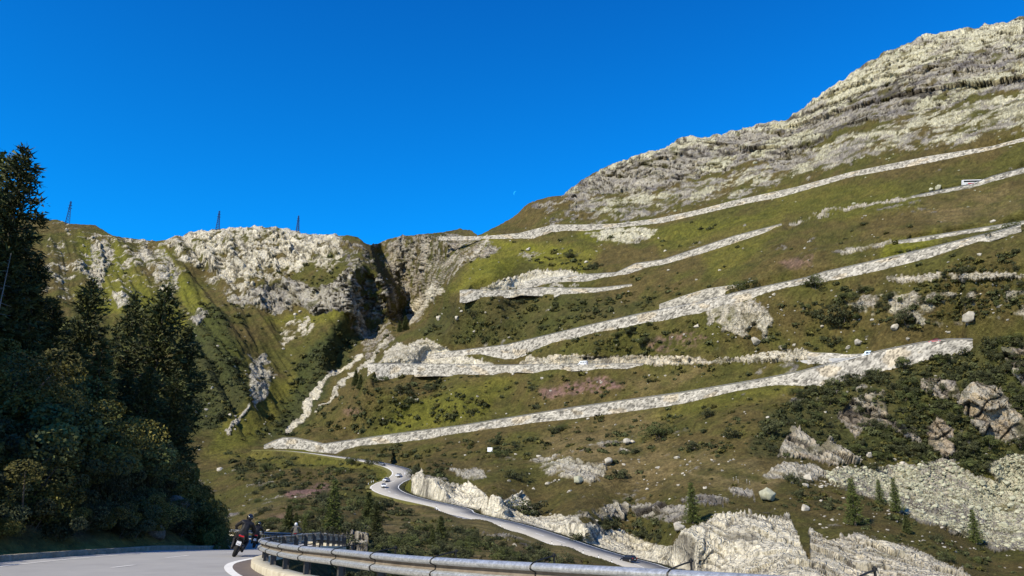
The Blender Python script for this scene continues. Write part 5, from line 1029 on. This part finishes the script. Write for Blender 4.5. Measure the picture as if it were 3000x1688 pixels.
def on_low(x, y, side, rz_add=0):
    pxs, pys = pix(LC); i = int(np.argmin(np.hypot(pxs-x, (pys-y)*1.5))); t_ = LC[min(i+2, len(LC)-1)]-LC[max(i-2, 0)]; t_ /= np.linalg.norm(t_[:2]); n_ = np.array([t_[1], -t_[0], 0]); best = None
    for o in np.linspace(-5, 5, 41):
        for j in range(max(0, i-10), min(len(LC), i+11)):
            p = LC[j]+n_*o; a_, b_ = pix(p+np.array([0, 0, .7])); e = math.hypot(a_-x, b_-y)
            if best is None or e < best[0]: best = (e, p, j)
    e, p, j = best; t_ = LC[min(j+2, len(LC)-1)]-LC[max(j-2, 0)]; return Vector(p)+Vector((0, 0, .02)), math.atan2(-t_[0], t_[1])
p_, a_ = on_low(1842, 1638, 0); car('black hatchback driving up the valley road beneath the large pale cliff', p_, a_+math.pi, m_blk, 'hatch')
p_, a_ = on_low(1119, 1361, 0); car('dark grey car farthest up the valley road, before the sharp bend', p_, a_+0, m_grey, 'hatch')
p_, a_ = on_low(1168, 1394, 0); car('white car rounding the sharp bend, topmost of three pale cars', p_, a_, m_white, 'hatch')
p_, a_ = on_low(1132, 1408, 0); car('silver white car in the middle of the three pale cars in the bend', p_, a_, m_silver, 'suv')
p_, a_ = on_low(1124, 1425, 0); car('white car leading the three pale cars in the lower bend', p_, a_, m_white, 'suv')
def on_hill(key, x, back, dirn, lab, pm, kind, cat, name):
    xs, T, nr = WALLTOP[key]; i = int(np.argmin(abs(xs-x))); t_ = T[min(i+4, len(T)-1)]-T[max(i-4, 0)]; l_ = np.linalg.norm(t_[:2]); t_ = t_*dirn
    p = T[i]-nr[i]*back+np.array([0, 0, .04]); o = car(lab, p, math.atan2(-t_[0], t_[1]), pm, kind, None, cat, name); o.rotation_mode = 'ZYX'; o.rotation_euler = (math.atan2(t_[2], l_), 0, math.atan2(-t_[0], t_[1])); return o
on_hill('r5r', 2855, 2.6, 1, 'long white coach with a red stripe on the upper road at the right edge', m_white, 'bus', 'coach', 'coach')
on_hill('r1', 2738, 2.4, -1, 'red car partly behind the guardrail near the right bend of the lowest hillside road', m_red, 'hatch', 'car', 'car')
on_hill('r2', 1702, 2.4, -1, 'white delivery van driving past the orange rock cut', m_white, 'van', 'van', 'van')
g_, _, _ = ground(2546, 1040); xs, T, nr = WALLTOP['r1']; i = int(np.argmin(abs(xs-2546))); pv = at(2546, 1046, T[i][1]+10); o_ = car('pale blue van at the junction where two hillside roads meet', pv, 1.25, m_lblue, 'van', None, 'van', 'van')
# strip of road under the two junction vehicles
V = []; J = [(2340, 1059, 405), (2369, 1058, 402), (2450, 1052, 392), (2546, 1047, 378), (2600, 1036, 371)]
JP = np.array([at(*j) for j in J]); jr = strip('hill_road', spline(JP, 6), -3.6, 3.6, -.05, m_asph, skirt=2.0); tag(jr, kind='structure')
# lay-by, signs and delineators
lay = strip('lay_by', LC[np.arange(len(LC))[(pix(LC)[0] > 1330) & (pix(LC)[0] < 1450) & (pix(LC)[1] > 1480)]], 5.2, 9.6, .0, m_low, skirt=1.5) if False else None
pxs, pys = pix(LC); sel_ = np.where((pxs > 1325) & (pxs < 1452) & (pys > 1480))[0]; s0, s1 = sel_[0], sel_[-1]
hwA = HW[s0:s1+1]; seg = LC[s0:s1+1]; tgs = np.gradient(seg[:, :2], axis=0); nsg = np.c_[tgs[:, 1], -tgs[:, 0]]; nsg /= np.linalg.norm(nsg, axis=1, keepdims=True)
sgn = 1 if (seg[0, :2]+nsg[0])[0]**2+(seg[0, :2]+nsg[0])[1]**2 < (seg[0, :2]**2).sum() else -1
ramp = np.sin(np.linspace(0, math.pi, len(seg)))**.6*4.5
lay = strip('lay_by', seg, sgn*hwA, sgn*(hwA+.1+ramp), .0, m_asph, skirt=2.0); tag(lay, kind='structure')
m_wp = mat('white plastic', (.78, .78, .76), .5); m_bp = mat('black band', (.02, .02, .02), .5)
dp = thing('delineator_post', 'x', 'delineator'); MB().box((0, 0, .5), (.16, .16, 1.0), taper=.8).build('post', m_wp, dp); MB().box((0, 0, .88), (.17, .17, .2)).build('band', m_bp, dp); park(dp)
labs = ['just left of the lay-by', 'at the bottom end of the lay-by', 'first of the close row below the lay-by', 'second of the close row', 'third of the close row', 'fourth, before the rubble strip', 'fifth, by the rubble strip', 'nearest the guardrail, below the black car']
for (x, y), lb in zip([(1334, 1500), (1523, 1561), (1671, 1611), (1703, 1619), (1732, 1629), (1766, 1640), (1806, 1651), (1857, 1666)], labs):
    j = int(np.argmin(np.abs(pxs-x)+(pys < 1470)*1e4)); t_ = LC[j+1]-LC[j-1]; n_ = np.array([t_[1], -t_[0], 0])/np.linalg.norm(t_[:2]); p = LC[j]+n_*sgn*(HW[j]+.5); copy_tree(dp, p, 0, 1.3, 'white roadside delineator post '+lb, 'delineator posts of the valley road')
for x, y in [(1086, 1411), (1094, 1409), (1080, 1413)]:
    g_, _, _ = ground(x, y); copy_tree(dp, tuple(g_[0]-[0, 0, .2]), 0, 1.3, 'white post on the grass left of the three pale cars', 'white posts by the sharp bend')
kill(dp)
g_, _, _ = ground(1434, 1330); g_ = g_[0]; sgn_ = thing('sign_board', 'small blank white board standing alone on the brown slope', 'board', g_); MB().box((0, 0, 1.9), (2.6, .08, 2.2)).build('panel', m_wp, sgn_)
for s in (-1, 1): MB().box((s*.9, .06, .4), (.1, .1, 2.2)).build('leg', m_bp, sgn_)
# small footpath posts on the knoll
fp = thing('marker_post', 'x', 'marker post'); MB().tube([(0, 0, 0), (0, 0, .9)], .06, 6).build('post', m_dead, fp); MB().tube([(0, 0, .9), (0, 0, 1.0)], .065, 6).build('cap', m_wp, fp); park(fp)
for k, (x, y) in enumerate([(2147, 1408), (2155, 1404), (2162, 1412), (2186, 1412), (2195, 1418)]):
    g_, _, _ = ground(x, y); copy_tree(fp, tuple(g_[0]), 0, 1.3, 'thin marker post on the footpath above the largest boulder', 'footpath posts')
kill(fp)
# ---- motorcycles and riders
m_mblk = mat('black motorcycle plastic', (.012, .012, .013), .35, 0, .5); m_eng = mat('engine metal', (.09, .09, .095), .45, .7); m_leather = noisy('black riding leather', [(.005, .005, .006), (.011, .011, .013)], 8, rough=.6, spec=.3, bump=.3, bscale=10, dist=.03)
m_textile = noisy('grey riding jacket', [(.09, .085, .07), (.15, .14, .12)], 8, rough=.8); m_helm = mat('black gloss helmet', (.01, .01, .011), .15, 0, .7); m_helw = mat('white helmet', (.75, .75, .72), .3); m_skin = mat('skin', (.5, .3, .22), .6); m_lampred = mat('red tail lamp', (.42, .012, .015), .25, 0, .5)
nt_ = m_lampred.node_tree.nodes['Principled BSDF']; nt_.inputs['Emission Color'].default_value = (1, .03, .04, 1); nt_.inputs['Emission Strength'].default_value = .05
m_plate = mat('white number plate', (.8, .8, .8), .4)
def moto(lab, loc, rz, lean):
    t0 = thing('motorcycle', lab, 'motorcycle', loc); t0.rotation_mode = 'YXZ'; t0.rotation_euler = (0, lean, rz)
    for y, wd_, r_ in ((0, .085, .31), (1.42, .055, .31)):
        wh = MB().torus((0, y, r_), (1, 0, 0), r_-wd_*.9, wd_, 28, 10).build('wheel', m_tyre, t0, True); MB().torus((0, y, r_), (1, 0, 0), .19, .02, 20, 6).disc((0, y, r_), (1, 0, 0), .05, .16).tube([(0, y-.19, r_), (0, y+.19, r_)], .012, 5).tube([(0, y, r_-.19), (0, y, r_+.19)], .012, 5).build('rim', m_rim, wh)
        MB().disc((.07, y, r_), (1, 0, 0), .12, .008, 18).build('brake_disc', m_eng, wh)
    MB().tube([(-.10, 0, .31), (-.11, .5, .42)], .028).tube([(.10, 0, .31), (.11, .5, .42)], .028).build('swingarm', m_eng, t0)
    MB().box((0, .62, .46), (.36, .5, .38)).box((0, .72, .68), (.28, .3, .2)).tube([(-.12, .5, .35), (.12, .5, .35)], .15, 12).build('engine', m_eng, t0, bevel=.03)
    for s in (-1, 1): MB().tube([(s*.09, 1.42, .31), (s*.09, 1.2, .78), (s*.09, 1.12, .98)], .026).build('fork', m_eng, t0)
    hull('fuel_tank', [(.35, .12, .10, .74, .86), (.55, .17, .13, .70, .98), (.85, .18, .13, .70, 1.0), (1.02, .12, .08, .74, .93)], m_mblk, t0, .04)
    hull('seat', [(-.42, .07, .06, .84, .93), (-.25, .13, .11, .76, .90), (.1, .15, .12, .70, .84), (.4, .12, .09, .68, .82)], m_mblk, t0, .03)
    hull('tail_fairing', [(-.50, .06, .05, .80, .88), (-.30, .14, .11, .68, .84), (.05, .15, .12, .60, .76)], m_mblk, t0, .02)
    hull('front_fairing', [(1.05, .20, .16, .62, 1.02), (1.25, .19, .14, .55, 1.08), (1.48, .10, .07, .66, .92)], m_mblk, t0, .03)
    MB().tube([(0, -.28, .56), (0, -.33, .70)], .02).box((0, -.34, .60), (.16, .05, .22), M=Matrix.Rotation(.35, 3, 'X')).build('plate_holder', m_mblk, t0)
    pt = MB().box((0, -.385, .56), (.185, .012, .165), M=Matrix.Rotation(.3, 3, 'X')).build('number_plate', m_plate, t0)
    q = MB()
    for k, (cx_, cz_) in enumerate([(-.05, .59), (-.018, .59), (.018, .59), (.05, .59), (-.04, .535), (0, .535), (.04, .535)]): q.box((cx_, -.3985-(.565-cz_)*.3+.0, cz_), (.018, .004, .034), M=Matrix.Rotation(.3, 3, 'X'))
    q.build('characters', m_bp, pt)
    MB().box((0, -.50, .85), (.20, .04, .05)).box((-.08, -.46, .87), (.06, .08, .03)).box((.08, -.46, .87), (.06, .08, .03)).build('tail_light', m_lampred, t0, bevel=.01)
    for s in (-1, 1):
        MB().tube([(s*.05, -.36, .72), (s*.20, -.38, .72)], .008, 6).ball((s*.21, -.38, .72), (.025, .04, .02)).build('indicator', m_mblk, t0)
        MB().tube([(s*.07, 1.12, .98), (s*.22, 1.05, 1.03), (s*.38, .95, 1.0)], .014).tube([(s*.28, 1.0, 1.02), (s*.42, .93, 1.0)], .02).build('handlebar', m_mblk, t0)
        MB().tube([(s*.26, 1.04, 1.03), (s*.36, 1.08, 1.18)], .007, 6).ball((s*.38, 1.07, 1.2), (.075, .02, .045)).build('mirror', m_mblk, t0)
        MB().tube([(s*.12, .30, .33), (s*.24, .28, .33)], .015, 6).build('footpeg', m_eng, t0)
    MB().tube([(.14, .55, .30), (.16, .25, .30), (.18, .1, .38), (.19, -.22, .50)], [.03, .04, .065, .06], 10).build('exhaust', m_eng, t0, True)
    MB().ball((0, 1.5, .82), (.09, .04, .08)).build('headlight', m_head, t0); return t0
def rider(lab, loc, rz, lean, mj, mh, pack=True):
    t0 = thing('person', lab, 'person', loc); t0.rotation_mode = 'YXZ'; t0.rotation_euler = (0, lean, rz)
    J = [(0, .05, .92, .155), (0, .10, 1.08, .15), (0, .20, 1.26, .175), (0, .29, 1.40, .12), (0, .34, 1.47, .06), (0, .38, 1.55, .085)]; E = [(0, 1), (1, 2), (2, 3), (3, 4), (4, 5)]
    for s in (-1, 1):
        b_ = len(J); J += [(s*.21, .26, 1.37, .085), (s*.39, .44, 1.14, .06), (s*.37, .74, 1.04, .045), (s*.36, .85, 1.04, .04)]; E += [(3, b_), (b_, b_+1), (b_+1, b_+2), (b_+2, b_+3)]
        for fk in range(4): fi = len(J); J += [(s*(.32+.027*fk), .93, 1.055-.004*fk, .012), (s*(.32+.027*fk), .95, 1.015, .010)]; E += [(b_+3, fi), (fi, fi+1)]
        fi = len(J); J += [(s*.31, .88, 1.0, .013)]; E += [(b_+3, fi)]
        b_ = len(J); J += [(s*.12, .08, .88, .125), (s*.24, .50, .70, .09), (s*.21, .22, .38, .06), (s*.21, .16, .30, .055), (s*.22, .36, .28, .045)]; E += [(0, b_), (b_, b_+1), (b_+1, b_+2), (b_+2, b_+3), (b_+3, b_+4)]
    me = bpy.data.meshes.new('body'); me.from_pydata([j[:3] for j in J], E, []); o = bpy.data.objects.new('body', me); COL.objects.link(o); o.parent = t0
    sk = o.modifiers.new('skin', 'SKIN'); sk.use_smooth_shade = True; me.materials.append(mj)
    for i, j in enumerate(J): me.skin_vertices[0].data[i].radius = (j[3]*1.12, j[3]*(.9 if i < 4 else 1.1)); me.skin_vertices[0].data[i].use_root = (i == 0)
    ss = o.modifiers.new('s', 'SUBSURF'); ss.levels = ss.render_levels = 2
    hp = MB().ball((0, .42, 1.60), (.135, .165, .15), 18, 12).build('helmet', mh, t0, True); MB().ball((0, .50, 1.60), (.115, .105, .06), 14, 8).build('visor', m_glass, hp, True)
    if pack: hull('jacket_hump', [(-.02, .10, .08, 1.02, 1.18), (.06, .15, .11, 1.05, 1.34), (.20, .12, .08, 1.2, 1.42)], mj, t0, .05)
    return t0
def duo(x, y, yc, lean, rz, labm, labp, mj, mh, dz=0):
    D_ = yc; P = np.array([0., D_, float(zr(D_))]); P[0] = (x-1500)/FS*(D_*CP+P[2]*SP); moto(labm, tuple(P), rz, lean); rider(labp, tuple(P), rz, lean, mj, mh)
duo(684, 1630, 34.2, R(18), R(15), 'black sports motorcycle leaning into the bend, red tail light and white plate', 'person in black riding gear and black helmet on the nearest motorcycle', m_leather, m_helm)
duo(742, 1600, 58.5, R(9), R(14), 'black motorcycle just ahead, mostly hidden behind the first rider', 'person in black gear on the second motorcycle, close beside the first rider', m_leather, m_helm)
duo(866, 1590, 71, R(-4), R(10), 'grey motorcycle seen over the guardrail, farthest of three', 'person in a grey jacket and white helmet beyond the guardrail', m_textile, m_helw)
for o in PROTO.values(): kill(o)
